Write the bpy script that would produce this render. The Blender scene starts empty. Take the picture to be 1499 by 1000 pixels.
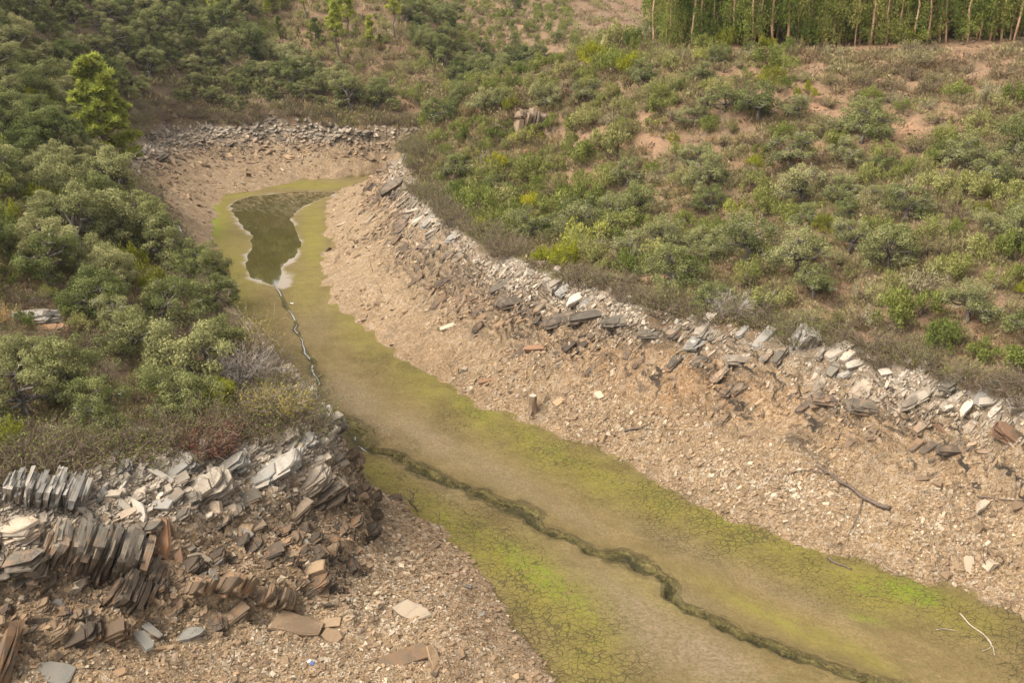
import bpy, math, random
import numpy as np
R = math.radians
rng = np.random.default_rng(7)
random.seed(7)
D = bpy.data
SC = bpy.context.scene
COL = SC.collection

# ------------------------------------------------------------------ camera model (photo pixels 1499 x 1000)
H = 22.0                       # height of the viewpoint above the reservoir bed
F = 1457.0                     # focal length in photo pixels
PITCH = math.atan(500.0 / F)
CP, SP = math.cos(PITCH), math.sin(PITCH)
ZW = 5.7                       # height of the old waterline above the bed

def ray(px, py):
    u = (px - 749.5) / F; v = (500.0 - py) / F
    return u, CP + v * SP, -SP + v * CP

def at_z(px, py, z):
    dx, dy, dz = ray(px, py); t = (z - H) / dz
    return (dx * t, dy * t)

def at_y(px, py, Y):
    dx, dy, dz = ray(px, py); t = Y / dy
    return (dx * t, Y, H + dz * t)

def proj(x, y, z):
    """world -> photo pixel, depth"""
    zz = z - H
    d = y * CP - zz * SP
    d = np.where(np.abs(d) < 1e-3, 1e-3, d)
    v = (y * SP + zz * CP) / d
    return 749.5 + F * x / d, 500.0 - F * v, d

# ------------------------------------------------------------------ noise
def _hash(ix, iy, seed):
    h = (ix.astype(np.int64) * 374761393 + iy.astype(np.int64) * 668265263 + seed * 974711) & 0xffffffff
    h = ((h ^ (h >> 13)) * 1274126177) & 0xffffffff
    return ((h ^ (h >> 16)) & 0xffff) / 65535.0

def vnoise(x, y, seed=0):
    ix = np.floor(x); iy = np.floor(y); fx = x - ix; fy = y - iy
    fx = fx * fx * fx * (fx * (fx * 6 - 15) + 10); fy = fy * fy * fy * (fy * (fy * 6 - 15) + 10)
    a = _hash(ix, iy, seed); b = _hash(ix + 1, iy, seed); c = _hash(ix, iy + 1, seed); d = _hash(ix + 1, iy + 1, seed)
    return (a + (b - a) * fx) + ((c + (d - c) * fx) - (a + (b - a) * fx)) * fy

def fbm(x, y, octaves=4, seed=0, gain=.5):
    s = 0; a = 1; t = 0
    for o in range(octaves):
        s = s + a * (vnoise(x + 17.3 * o, y - 9.1 * o, seed + o) - .5); t += a; a *= gain
        x, y = (x * .8 - y * .6) * 2.03, (x * .6 + y * .8) * 2.03
    return s / t * 2

def sstep(a, b, x):
    t = np.clip((x - a) / (b - a), 0, 1)
    return t * t * (3 - 2 * t)

# ------------------------------------------------------------------ plan outlines traced as ground contours
MZ = [at_z(*p, 0) for p in [(812,1000),(768,930),(708,850),(650,785),(585,735),(520,690),(470,645),(425,600),(385,550),(350,480),(330,420),(312,360),
      (318,330),(313,303),(333,285),(400,274),(440,264),(500,261),(560,256)]]
MZR = [at_z(*p, 0) for p in [(548,268),(500,276),(483,292),(476,330),(480,370),(470,410),(490,442),(540,482),(590,517),(612,537),(680,577),
      (725,604),(790,623),(850,646),(900,671),(960,706),(1050,753),(1150,791),(1230,816),(1320,846),(1400,869),(1499,905)]]
MUD = np.array([(-60,9),(-30,14),(-16,19.3),(-8,22.8),(-2,25.6)] + MZ + MZR + [(24,18),(29,0),(29,-40),(-60,-40)])
WZL = [at_z(*p, ZW) for p in [(0,722),(60,708),(120,698),(170,684),(220,676),(265,664),(330,654),(395,645),(440,636)]]
WFAR = [at_z(*p, ZW) for p in [(172,222),(205,205),(250,191),(300,186),(400,184),(500,186),(598,187)]]
WR = [at_z(*p, ZW) for p in [(596,222),(600,250),(612,280),(650,316),(700,352),(750,380),(800,402),(850,417),(900,436),(960,458),(1020,471),(1100,486),
      (1200,508),(1280,526),(1350,548),(1420,566),(1499,590)]]
WAT = np.array([(-100,18),(-60,20),(-30,26.5)] + WZL + [(-8.2,38.5),(-10,42),(-13.2,48),(-17.6,56),(-22.6,66),(-27.6,78),(-34,90),(-41,102)] + WFAR
               + [(0,138),(10,131),(4,122),(-6,119)] + WR + [(31,31),(40,14),(44,-40),(-100,-40)])

def poly_sd(x, y, P):
    """signed distance to closed polygon, positive outside"""
    d2 = np.full(x.shape, 1e12); inside = np.zeros(x.shape, bool)
    n = len(P)
    for i in range(n):
        ax, ay = P[i]; bx, by = P[(i + 1) % n]
        ex, ey = bx - ax, by - ay
        t = np.clip(((x - ax) * ex + (y - ay) * ey) / (ex * ex + ey * ey + 1e-12), 0, 1)
        d2 = np.minimum(d2, (x - ax - t * ex) ** 2 + (y - ay - t * ey) ** 2)
        c = ((ay > y) != (by > y))
        with np.errstate(divide='ignore', invalid='ignore'):
            inside ^= c & (x < (bx - ax) * (y - ay) / (by - ay + 1e-20) + ax)
    d = np.sqrt(d2)
    return np.where(inside, -d, d)

def line_d(x, y, P):
    d2 = np.full(x.shape, 1e12); par = np.zeros(x.shape)
    s0 = 0
    for i in range(len(P) - 1):
        ax, ay = P[i]; bx, by = P[i + 1]
        ex, ey = bx - ax, by - ay; L = math.hypot(ex, ey)
        t = np.clip(((x - ax) * ex + (y - ay) * ey) / (L * L + 1e-12), 0, 1)
        q = (x - ax - t * ex) ** 2 + (y - ay - t * ey) ** 2
        m = q < d2
        d2 = np.where(m, q, d2); par = np.where(m, s0 + t * L, par); s0 += L
    return np.sqrt(d2), par, s0

CHANPX = [(400,416),(412,432),(418,447),(430,462),(434,480),(441,497),(447,515),(458,528),(456,540),(466,556),(464,575),(467,598),(480,608),(500,617),(518,632),(524,645),(545,658),
  (572,663),(600,678),(628,692),(655,706),(685,714),(715,726),(745,738),(772,748),(790,766),(815,778),(838,786),(862,802),(890,810),(920,818),(945,830),(968,838),(985,852),(982,868),
  (1002,884),(1030,896),(1060,910),(1090,926),(1125,940),(1160,956),(1200,968),(1240,984),(1275,996),(1310,1015),(1345,1060)]
def smooth_line(P, k=4, rough=0.0, seed=1):
    P = np.array(P, float); out = []
    n = len(P)
    for i in range(n - 1):
        p0, p1, p2, p3 = P[max(i - 1, 0)], P[i], P[i + 1], P[min(i + 2, n - 1)]
        for j in range(k):
            t = j / k
            out.append(.5 * ((2 * p1) + (-p0 + p2) * t + (2 * p0 - 5 * p1 + 4 * p2 - p3) * t * t + (-p0 + 3 * p1 - 3 * p2 + p3) * t ** 3))
    out.append(P[-1]); out = np.array(out)
    if rough:
        r = np.random.default_rng(seed); out += r.normal(0, rough, out.shape)
    return out
CHAN = smooth_line([at_z(*p, 0) for p in CHANPX], 3, .05)
PONDPX = [(398,417),(388,412),(372,407),(362,398),(359,384),(364,372),(371,352),(369,342),(360,337),(352,326),(346,316),(340,304),(338,298),(350,291),(372,286),(400,283),(430,280),(460,279),(485,280),
  (492,283),(476,288),(458,294),(442,302),(433,310),(426,318),(430,330),(438,345),(440,358),(436,366),(428,376),(418,383),(412,392),(412,408),(404,416)]
POND = smooth_line([at_z(*p, 0) for p in PONDPX + PONDPX[:1]], 3, .12, 3)[:-1]

# hill control points: photo pixel + distance
HP = [(1499,110,78),(1400,112,80),(1300,105,83),(1100,108,86),(1000,88,90),(920,100,96),
  (1499,60,90),(1300,62,95),(1100,62,98),(1000,58,100),
  (1499,300,59),(1300,300,63),(1100,300,68),(900,300,76),(750,300,84),
  (1400,420,50),(1100,400,57),(900,370,65),
  (1300,200,72),(1100,200,76),(900,200,84),(760,220,91),
  (625,185,100),(660,155,103),(710,128,106),(790,106,108),(870,88,110),(930,66,109),(980,52,108),
  # hill behind, with pines
  (560,150,143),(450,120,150),(600,110,152),(500,70,162),(600,50,168),(450,30,172),(520,0,182),(660,130,150),(690,126,158),(650,80,163),(640,30,180),
  # dense oak slope far left
  (400,150,139),(300,130,142),(300,70,152),(250,150,134),(200,100,138),(200,160,127),(120,100,129),(150,40,141),(60,40,127),(300,10,166),(0,0,131),(100,0,143),(200,0,154),
  (100,200,100),(0,120,101),(0,60,116),(0,200,81),(60,150,98),(100,260,79),(0,300,61),(170,260,92),(100,330,64),(200,330,74),(0,400,50),(200,400,59),(0,460,45),(150,460,49),(250,440,54),
  (0,560,38.5),(100,560,40),(250,560,43),(330,600,41),(0,650,34.3),(200,620,39),(330,500,48),
  # far side hill in the middle
  (720,100,190),(800,90,195),(860,66,200),(700,50,215),(800,30,225),(900,40,225),(720,0,245),(850,0,255),(940,45,230),(960,30,250),(960,0,290)]
HX = [at_y(*p) for p in HP]
HX += [(60,90,19),(90,100,21),(60,130,21),(20,130,19),(100,150,24),(40,160,22),(0,165,9),(15,150,14),(120,60,20),(60,50,12),(60,25,9.5),(100,20,14),(140,90,25),(30,125,19),(15,112,18),
  (-10,175,9.),(-40,40,8.5),(-60,45,11),(-90,60,17),(-60,80,13),(-120,100,26),(-90,140,25),(-120,180,38),(-60,230,34),(-30,280,50),(0,330,74),(80,330,60),(-75,320,74),(-130,320,76),(160,300,50),(180,180,32),(80,230,30),(30,200,15),
  (-60,26,7.5),(-100,25,12),(200,60,30),(-200,60,40),(-200,250,60),(250,300,60)]
for P in (WAT,):
    for (x, y) in P:
        if y > 5 and x > -70: HX.append((x, y, ZW))
HX = np.array(HX)
TS = 1 / 60.
def _tps_fit(P, lam):
    n = len(P); X = P[:, :2] * TS
    r2 = ((X[:, None] - X[None]) ** 2).sum(-1)
    K = r2 * np.log(r2 + 1e-9) * .5 + lam * np.eye(n)
    Q = np.c_[np.ones(n), X]
    A = np.block([[K, Q], [Q.T, np.zeros((3, 3))]])
    return np.linalg.solve(A, np.r_[P[:, 2], 0, 0, 0])
TW = _tps_fit(HX, 2e-3)
def hill_z(x, y):
    sh = x.shape; x = x.ravel(); y = y.ravel(); out = np.empty(len(x))
    for i in range(0, len(x), 40000):
        X = np.c_[x[i:i+40000], y[i:i+40000]] * TS
        r2 = ((X[:, None] - HX[None, :, :2] * TS) ** 2).sum(-1)
        out[i:i+40000] = (r2 * np.log(r2 + 1e-9) * .5) @ TW[:-3] + TW[-3] + X @ TW[-2:]
    return out.reshape(sh)

MOUNDS = [(at_y(1150, 125, 80)[0], 80, .9, 1.5), (at_y(1085, 122, 81)[0], 81, .7, 1.7), (at_y(1055, 120, 82)[0], 82, .5, 1.4)]
def near_left(x, y):
    """1 on the promontory that faces the viewpoint"""
    return sstep(-1.0, -5.0, x) * sstep(46, 40, y)

def fields(x, y):
    """all terrain fields at x, y (arrays)"""
    x = np.asarray(x, float); y = np.asarray(y, float)
    wob = fbm(x * .35, y * .35, 3, 5) * .7
    wob2 = fbm(x * .8, y * .8, 3, 25) * .5
    dm = poly_sd(x, y, MUD) + wob * np.clip(y / 60, .5, 1.4) + wob2 * .5
    dw = -poly_sd(x, y, WAT) + wob2 * .8
    s = np.clip(dm, 0, None) / (np.clip(dm, 0, None) + np.clip(dw, 0, None) + 1e-6)
    s = np.where(dw <= 0, 1, s)
    nl = near_left(x, y)
    prof = .80 * s + .2 * s ** 4
    profl = np.interp(s, [0, .3, .55, .62, .72, .78, .88, 1], [0, .13, .30, .47, .56, .76, .88, 1])
    prof = prof * (1 - nl) + profl * nl
    bank = ZW * prof
    # ledges of tilted slate
    q = bank * 1.0 + .25 * x + .16 * y + fbm(x * .5, y * .5, 3, 44) * .9
    led = (q / .55) % 1.0
    led = np.where(led < .75, led / .75, (1 - led) / .25) - .5
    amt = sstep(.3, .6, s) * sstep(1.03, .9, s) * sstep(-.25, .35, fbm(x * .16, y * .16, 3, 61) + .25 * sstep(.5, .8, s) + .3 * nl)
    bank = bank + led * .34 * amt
    rough = fbm(x * 1.6, y * 1.6, 4, 71) * .10 + fbm(x * .4, y * .4, 3, 72) * .22
    bank = bank + rough * sstep(.0, .2, s) + fbm(x * 6, y * 6, 3, 73) * .05 * sstep(0, .1, s)
    hz = hill_z(x, y)
    hz = np.maximum(hz, ZW + .02 * np.clip(-dw, 0, 50))
    hz = np.minimum(hz, 47.0)
    hd = np.clip(-dw, 0, None)
    hz = hz + (fbm(x * .12, y * .12, 4, 81) * 1.0 + fbm(x * .5, y * .5, 3, 82) * .25) * sstep(0, 6, hd) + fbm(x * 1.7, y * 1.7, 3, 83) * .1
    for bx, by, bh, br in MOUNDS: hz = hz + bh * np.exp(-((x - bx) ** 2 + (y - by) ** 2) / br ** 2) * (1 + .5 * fbm(x * 1.2, y * 1.2, 2, 7))
    mudz = fbm(x * .15, y * .15, 3, 91) * .10 + fbm(x * 1.1, y * 1.1, 3, 92) * .02 - .12 * sstep(0, -6, dm)
    z = np.where(dm < 0, mudz, bank + mudz * sstep(1.5, 0, dm))
    b = sstep(.5, -.5, dw)
    z = np.where((dm >= 0), z * (1 - b) + hz * b, z)
    return dict(z=z, dm=dm, dw=dw, s=s, nl=nl, amt=amt, led=led)

def add_bed_detail(x, y, f):
    """trench and pond basin on the bed"""
    cd, par, L = line_d(x, y, CHAN)
    tt = par / L
    wob = fbm(x * 1.3, y * 1.3, 4, 15)
    w = (.10 + .34 * sstep(.26, .55, tt)) * np.clip(1 + 2.0 * fbm(par * .34, par * 0 + 3, 3, 18), .62, 1.8) * np.where(y < 36, .9, 1.0)
    e = cd + wob * .30 * sstep(.2, .4, tt)
    prof = sstep(w, w * .25, e)
    ter = np.floor(prof * 4 + .5 * wob) / 4
    dep = (.10 + .22 * sstep(.26, .5, tt))
    mask = (f['dm'] < -.2)
    f['chan'] = prof * mask
    f['z'] = f['z'] - (prof * .5 + np.clip(ter, 0, 1) * .5) * dep * mask
    f['chanpar'] = tt; f['par'] = par; f['cdw'] = e; f['wid'] = w
    pd = poly_sd(x, y, POND)
    f['pond'] = pd
    f['z'] = np.where(pd < 3, f['z'] * sstep(0, 3, pd) + (-.045 - .30 * sstep(0, -2.5, pd) + .04 * sstep(0, 1.0, pd)) * (1 - sstep(0, 3, pd)), f['z'])
    return f

def ground(px, py, zoff=0.0):
    """first meeting of the sight line through a photo pixel with the ground"""
    dx, dy, dz = ray(px, py)
    Y = np.r_[np.arange(18, 80, .12), np.arange(80, 330, .4)]
    X = Y * dx / dy; Z = H + Y * dz / dy
    g = fields(X, Y)['z'] + zoff
    k = np.nonzero(Z <= g)[0]
    i = k[0] if len(k) else len(Y) - 1
    return float(X[i]), float(Y[i]), float(g[i] - zoff)

# ------------------------------------------------------------------ ground mesh, finer where the view is close
def axis(segs):
    out = [segs[0][0]]
    for a, b, st0, st1 in segs:
        v = a
        while v < b - 1e-6:
            t = (v - a) / (b - a); v = v + st0 + (st1 - st0) * t; out.append(min(v, b))
    return np.unique(np.round(out, 4))
GX = axis([(-260,-60,8,1.2),(-60,-26,1.2,.2),(-26,-20,.2,.11),(-20,30,.11,.11),(30,60,.11,.9),(60,320,1.2,9)])
GY = axis([(-40,15,6,.6),(15,22,.6,.11),(22,52,.10,.13),(52,90,.13,.24),(90,140,.24,.45),(140,200,.5,1.5),(200,420,1.5,9)])
XX, YY = np.meshgrid(GX, GY)
FD = add_bed_detail(XX, YY, fields(XX, YY))
ZZ = FD['z']
print('grid', XX.shape, XX.size)
def Hgrid(x, y):
    x = np.asarray(x, float); y = np.asarray(y, float)
    i = np.clip(np.searchsorted(GX, x) - 1, 0, len(GX) - 2); j = np.clip(np.searchsorted(GY, y) - 1, 0, len(GY) - 2)
    fx = np.clip((x - GX[i]) / (GX[i+1] - GX[i]), 0, 1); fy = np.clip((y - GY[j]) / (GY[j+1] - GY[j]), 0, 1)
    return (ZZ[j, i] * (1-fx) + ZZ[j, i+1] * fx) * (1-fy) + (ZZ[j+1, i] * (1-fx) + ZZ[j+1, i+1] * fx) * fy
def nrm(x, y, e=.6):
    gx = (Hgrid(x + e, y) - Hgrid(x - e, y)) / (2 * e); gy = (Hgrid(x, y + e) - Hgrid(x, y - e)) / (2 * e)
    n = np.stack([-gx, -gy, np.ones_like(gx)], -1)
    return n / np.linalg.norm(n, axis=-1, keepdims=True)
def visible(x, y, z, off=.3):
    """whether the bare ground leaves the sight line to a point free"""
    x = np.asarray(x); ok = np.ones(x.shape, bool)
    for t in np.r_[np.linspace(.25, .96, 40)]:
        ok &= (H + (z + off - H) * t) > Hgrid(x * t, y * t) - .05
    return ok
# ------------------------------------------------------------------ node helpers
class NT:
    def __init__(s, name):
        s.m = D.materials.new(name); s.m.use_nodes = True; s.t = s.m.node_tree; s.t.nodes.clear()
        s.out = s.t.nodes.new('ShaderNodeOutputMaterial')
    def n(s, typ, ins=None, **kw):
        nd = s.t.nodes.new('ShaderNode' + typ)
        for k, v in kw.items(): setattr(nd, k, v)
        for k, v in (ins or {}).items(): s.set(nd.inputs[k], v)
        return nd
    def set(s, sock, v):
        if hasattr(v, 'links') or isinstance(v, bpy.types.NodeSocket): s.t.links.new(v, sock)
        elif isinstance(v, (tuple, list)) and len(v) == 3 and sock.type == 'RGBA': sock.default_value = (*v, 1)
        else: sock.default_value = v
    def attr(s, name, o='Fac'): return s.n('Attribute', attribute_name=name).outputs[o]
    def pos(s): return s.n('NewGeometry').outputs['Position']
    def math(s, op, a, b=0.0, c=None, clamp=False):
        nd = s.n('Math', operation=op, use_clamp=clamp); s.set(nd.inputs[0], a); s.set(nd.inputs[1], b)
        if c is not None: s.set(nd.inputs[2], c)
        return nd.outputs[0]
    def ss(s, v, a, b, lo=0.0, hi=1.0):
        nd = s.n('MapRange', interpolation_type='SMOOTHSTEP'); s.set(nd.inputs[0], v)
        for i, q in enumerate((a, b, lo, hi)): s.set(nd.inputs[i + 1], q)
        return nd.outputs[0]
    def mix(s, f, a, b, mode='MIX'):
        nd = s.n('Mix', data_type='RGBA', blend_type=mode); s.set(nd.inputs[0], f); s.set(nd.inputs[6], a); s.set(nd.inputs[7], b)
        return nd.outputs[2]
    def vm(s, op, a, b=None):
        nd = s.n('VectorMath', operation=op); s.set(nd.inputs[0], a)
        if b is not None: s.set(nd.inputs['Scale' if op == 'SCALE' else 1], b)
        return nd.outputs[0]
    def noise(s, v, scale, detail=3.0, rough=.55, o='Fac', dist=0.0):
        nd = s.n('TexNoise', {'Vector': v, 'Scale': scale, 'Detail': detail, 'Roughness': rough, 'Distortion': dist}); return nd.outputs[o]
    def vor(s, v, scale, feature='F1', o='Distance', rnd=1.0):
        nd = s.n('TexVoronoi', {'Vector': v, 'Scale': scale, 'Randomness': rnd}, feature=feature); return nd.outputs[o]
    def ramp(s, f, stops, interp='LINEAR'):
        nd = s.n('ValToRGB'); r = nd.color_ramp; r.interpolation = interp
        while len(r.elements) < len(stops): r.elements.new(.5)
        for e, (p, c) in zip(r.elements, stops): e.position = p; e.color = (*c, 1)
        s.set(nd.inputs[0], f); return nd.outputs[0]
    def bump(s, h, strength, dist): return s.n('Bump', {'Strength': strength, 'Distance': dist, 'Height': h}).outputs[0]
    def pbsdf(s, col, rough=.9, normal=None, spec=.2):
        b = s.n('BsdfPrincipled', {'Base Color': col, 'Roughness': rough, 'Specular IOR Level': spec})
        if normal is not None: s.set(b.inputs['Normal'], normal)
        s.t.links.new(b.outputs[0], s.out.inputs[0]); return s.m

def ground_mat():
    t = NT('valley ground'); P = t.pos()
    P2 = t.vm('MULTIPLY', P, (1, 1, 0))
    FL = t.n('CombineXYZ', {0: t.attr('cdw'), 1: t.attr('par'), 2: 0.0}).outputs[0]
    st1 = t.noise(t.vm('MULTIPLY', FL, (2.6, .30, 1)), 1.0, 5, .62, 'Fac', .4); st2 = t.noise(t.vm('MULTIPLY', FL, (13.0, 1.5, 1)), 1.0, 5, .68, 'Fac', .8)
    mud, alg, bri, gry = t.attr('mud'), t.attr('alg'), t.attr('bri'), t.attr('gry')
    crk, chan, ring, sh, hil, red, cd = (t.attr(k) for k in ('crk', 'chan', 'ring', 's', 'hil', 'red', 'cd'))
    n1 = t.noise(P2, .9, 5, .6); n2 = t.noise(P2, 6.0, 5, .65); n3 = t.noise(P, 22.0, 4, .7)
    warp = t.vm('SCALE', t.vm('SUBTRACT', t.noise(P2, 1.2, 3, .5, 'Color'), (.5, .5, .5)), .55)
    PW = t.vm('ADD', P2, warp)
    # mud of the bed
    m = t.mix(t.ss(t.math('ADD', t.math('MULTIPLY', st1, .30), t.math('MULTIPLY', t.noise(P2, .45, 7, .68), .70)), .36, .64), (.125, .092, .038), (.185, .138, .062))
    m = t.mix(t.math('MULTIPLY', gry, t.ss(n1, .2, .6, .6, 1.0)), m, (.190, .146, .096))
    mot = t.noise(t.vm('ADD', P2, t.vm('SCALE', FL, .4)), 8.0, 5, .72)
    m = t.mix(t.ss(mot, .52, .40, 0, .55), m, (.088, .068, .031)); m = t.mix(t.ss(mot, .58, .68, 0, .45), m, t.mix(1.0, m, (1.5, 1.45, 1.35), 'MULTIPLY'))
    m = t.mix(t.ss(t.noise(P2, 3.4, 6, .7), .53, .44, 0, .35), m, (.105, .088, .034))
    layer = t.math('MULTIPLY', t.ss(st2, .50, .64), t.ss(t.math('ADD', cd, t.math('MULTIPLY', n1, 1.2)), 2.1, .5))
    m = t.mix(t.math('MULTIPLY', layer, .62), m, (.070, .064, .026))
    m = t.mix(t.ss(st2, .60, .36, 0, .34), m, t.mix(1.0, m, (.60, .58, .52), 'MULTIPLY'))
    algm = t.math('MULTIPLY', alg, t.ss(t.math('ADD', n2, t.math('MULTIPLY', n1, .6)), .62, .92, .25, 1.0))
    m = t.mix(t.math('MULTIPLY', algm, .85), m, (.168, .156, .024))
    spk = t.ss(t.math('ADD', t.math('ADD', t.math('MULTIPLY', t.noise(P2, 16.0, 5, .75), .75), t.math('MULTIPLY', t.noise(P2, 2.2, 4, .6), .30)), t.math('MULTIPLY', bri, .30)), .66, .76)
    m = t.mix(t.math('MULTIPLY', spk, t.ss(bri, .02, .5, 0, .85)), m, (.140, .185, .016))
    f4 = t.noise(P2, 55.0, 3, .7); m = t.mix(t.ss(f4, .35, .65, 0, .42), m, t.mix(1.0, m, (1.45, 1.42, 1.35), 'MULTIPLY')); m = t.mix(t.ss(t.noise(P2, 30.0, 4, .75), .60, .72, 0, .55), m, (.085, .068, .030))
    m = t.mix(t.ss(n3, .35, .75, .0, .45), m, t.mix(1.0, m, (.62, .60, .55), 'MULTIPLY'))
    m = t.mix(t.math('MULTIPLY', ring, t.ss(n2, .25, .6, .65, 1.0)), m, (.27, .235, .195))
    c1 = t.vor(PW, 3.3, 'DISTANCE_TO_EDGE'); c2 = t.vor(PW, 8.5, 'DISTANCE_TO_EDGE')
    cw = t.math('MULTIPLY', crk, t.ss(t.noise(P2, .7, 4, .65), .34, .66, .12, 1.0))
    k1 = t.ss(c1, t.math('MULTIPLY', cw, .026), t.math('MULTIPLY', cw, .105), 1.0, 0.0)
    k2 = t.math('MULTIPLY', t.ss(c2, t.math('MULTIPLY', cw, .015), t.math('MULTIPLY', cw, .085), 1.0, 0.0), .55)
    ck = t.math('MULTIPLY', t.math('MAXIMUM', k1, k2), t.ss(crk, .05, .3))
    m = t.mix(t.math('MULTIPLY', ck, .72), m, (.050, .040, .020))
    cn = t.math('ADD', t.math('MULTIPLY', st2, .65), t.math('MULTIPLY', t.noise(P2, 7.0, 5, .7), .35))
    chc = t.ramp(t.math('ADD', cn, t.math('MULTIPLY', t.noise(P2, 1.5, 2, .5), .25)), [(.48, (.016, .014, .008)), (.58, (.060, .050, .020)), (.68, (.125, .105, .038)), (.82, (.20, .165, .065))])
    jag = t.math('ADD', t.attr('cdw'), t.math('MULTIPLY', t.math('SUBTRACT', t.noise(P2, 3.2, 5, .68), .5), t.math('ADD', .10, t.math('MULTIPLY', t.attr('wid'), 1.1))))
    over = t.math('DIVIDE', jag, t.attr('wid'))
    chm = t.ss(over, 1.05, .85)
    chm2 = t.math('MULTIPLY', t.ss(over, 1.9, 1.2), t.ss(st2, .42, .58))
    m = t.mix(t.math('MULTIPLY', chm2, .75), m, (.048, .042, .017))
    m = t.mix(chm, m, t.mix(t.ss(over, .75, .2, 0, .6), chc, (.020, .019, .009)))
    chan = t.math('MAXIMUM', chm, t.math('MULTIPLY', chm2, .5))
    m = t.mix(1.0, m, (1.17, 1.13, 1.10), 'MULTIPLY')
    # stony bank
    cs = t.vor(P, 15.0, 'F1', 'Color'); cv = t.n('SeparateColor', {0: cs}).outputs[0]
    cs2 = t.n('SeparateColor', {0: t.vor(PW, 5.5, 'F1', 'Color')}).outputs[1]
    b = t.ramp(t.math('ADD', t.math('MULTIPLY', cv, .6), t.math('MULTIPLY', n2, .45)), [(.1, (.125, .078, .042)), (.38, (.240, .155, .083)), (.62, (.315, .212, .120)), (.9, (.42, .318, .21))])
    b = t.mix(t.math('MULTIPLY', t.ss(cs2, .6, .95), .30), b, (.50, .42, .33))
    b = t.mix(t.math('MULTIPLY', red, .6), b, t.mix(1.0, b, (1.10, .82, .60), 'MULTIPLY'))
    b = t.mix(t.ss(t.math('ADD', sh, t.math('MULTIPLY', n1, .3)), .95, 1.2, 0, .55), b, t.mix(n2, (.22, .19, .155), (.40, .345, .28)))
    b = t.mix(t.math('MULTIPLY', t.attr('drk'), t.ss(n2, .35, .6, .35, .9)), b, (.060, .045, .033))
    b = t.mix(t.ss(n1, .30, .55, .55, .0), b, (.150, .105, .066))
    q = t.n('VectorMath', {0: P, 1: (-.29, -.47, .83)}, operation='DOT_PRODUCT').outputs['Value']; al = t.n('VectorMath', {0: P, 1: (.84, .42, .18)}, operation='DOT_PRODUCT').outputs['Value']
    bed = t.noise(t.n('CombineXYZ', {0: t.math('ADD', t.math('MULTIPLY', q, 9.0), t.math('MULTIPLY', n1, 2.5)), 1: t.math('MULTIPLY', al, .9), 2: 0.0}).outputs[0], 1.0, 5, .7)
    bedm = t.math('MULTIPLY', t.ss(sh, .34, .6), t.ss(t.noise(P, .45, 4, .6), .38, .55))
    b = t.mix(t.math('MULTIPLY', bedm, t.ss(bed, .50, .40)), b, (.052, .040, .029))
    b = t.mix(t.math('MULTIPLY', t.math('MULTIPLY', bedm, .6), t.ss(bed, .55, .65)), b, t.mix(t.ss(sh, .6, .85), (.25, .175, .11), (.42, .36, .285)))
    bk = t.math('MULTIPLY', k1, t.ss(sh, .10, .0))
    b = t.mix(t.math('MULTIPLY', bk, .7), b, (.07, .05, .03))
    # soil of the slopes
    h = t.ramp(t.math('ADD', t.math('MULTIPLY', n2, .6), t.math('MULTIPLY', n3, .4)), [(.25, (.065, .044, .028)), (.45, (.150, .100, .062)), (.6, (.225, .155, .098)), (.8, (.33, .25, .17))])
    h = t.mix(t.ss(n1, .45, .65, 0, .5), h, (.125, .108, .050))
    hst = t.ss(t.vor(P, 4.5, 'F1'), .16, .10); hsp = t.ss(t.noise(P, 1.6, 5, .7), .5, .62)
    hr = t.ramp(t.math('ADD', t.math('MULTIPLY', n2, .5), t.math('MULTIPLY', cv, .4)), [(.2, (.23, .122, .066)), (.5, (.335, .195, .112)), (.75, (.42, .27, .17))])
    hr = t.mix(t.math('MULTIPLY', hsp, .55), hr, (.17, .115, .07)); hr = t.mix(t.math('MULTIPLY', hst, .5), hr, (.42, .34, .26))
    h = t.mix(red, h, hr)
    mb = t.ss(t.math('ADD', mud, t.math('MULTIPLY', t.math('SUBTRACT', n2, .5), .7)), .38, .62)
    hb = t.ss(t.math('ADD', hil, t.math('MULTIPLY', t.math('SUBTRACT', n2, .5), .8)), .38, .62)
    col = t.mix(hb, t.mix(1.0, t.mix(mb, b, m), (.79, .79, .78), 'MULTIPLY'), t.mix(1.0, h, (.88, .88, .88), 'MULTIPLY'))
    hgt = t.math('ADD', t.math('MULTIPLY', cv, .5), n2)
    hgt = t.math('ADD', t.math('MULTIPLY', hgt, t.math('SUBTRACT', 1.0, t.math('MULTIPLY', mb, .8))), t.math('MULTIPLY', ck, -.9))
    hgt = t.math('ADD', hgt, t.math('MULTIPLY', t.math('MULTIPLY', chan, cn), 2.2))
    hgt = t.math('ADD', hgt, t.math('MULTIPLY', layer, .45)); hgt = t.math('ADD', hgt, t.math('MULTIPLY', t.math('MULTIPLY', bedm, bed), 2.5))
    return t.pbsdf(col, .92, t.bump(hgt, .8, .06), .15)

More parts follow.
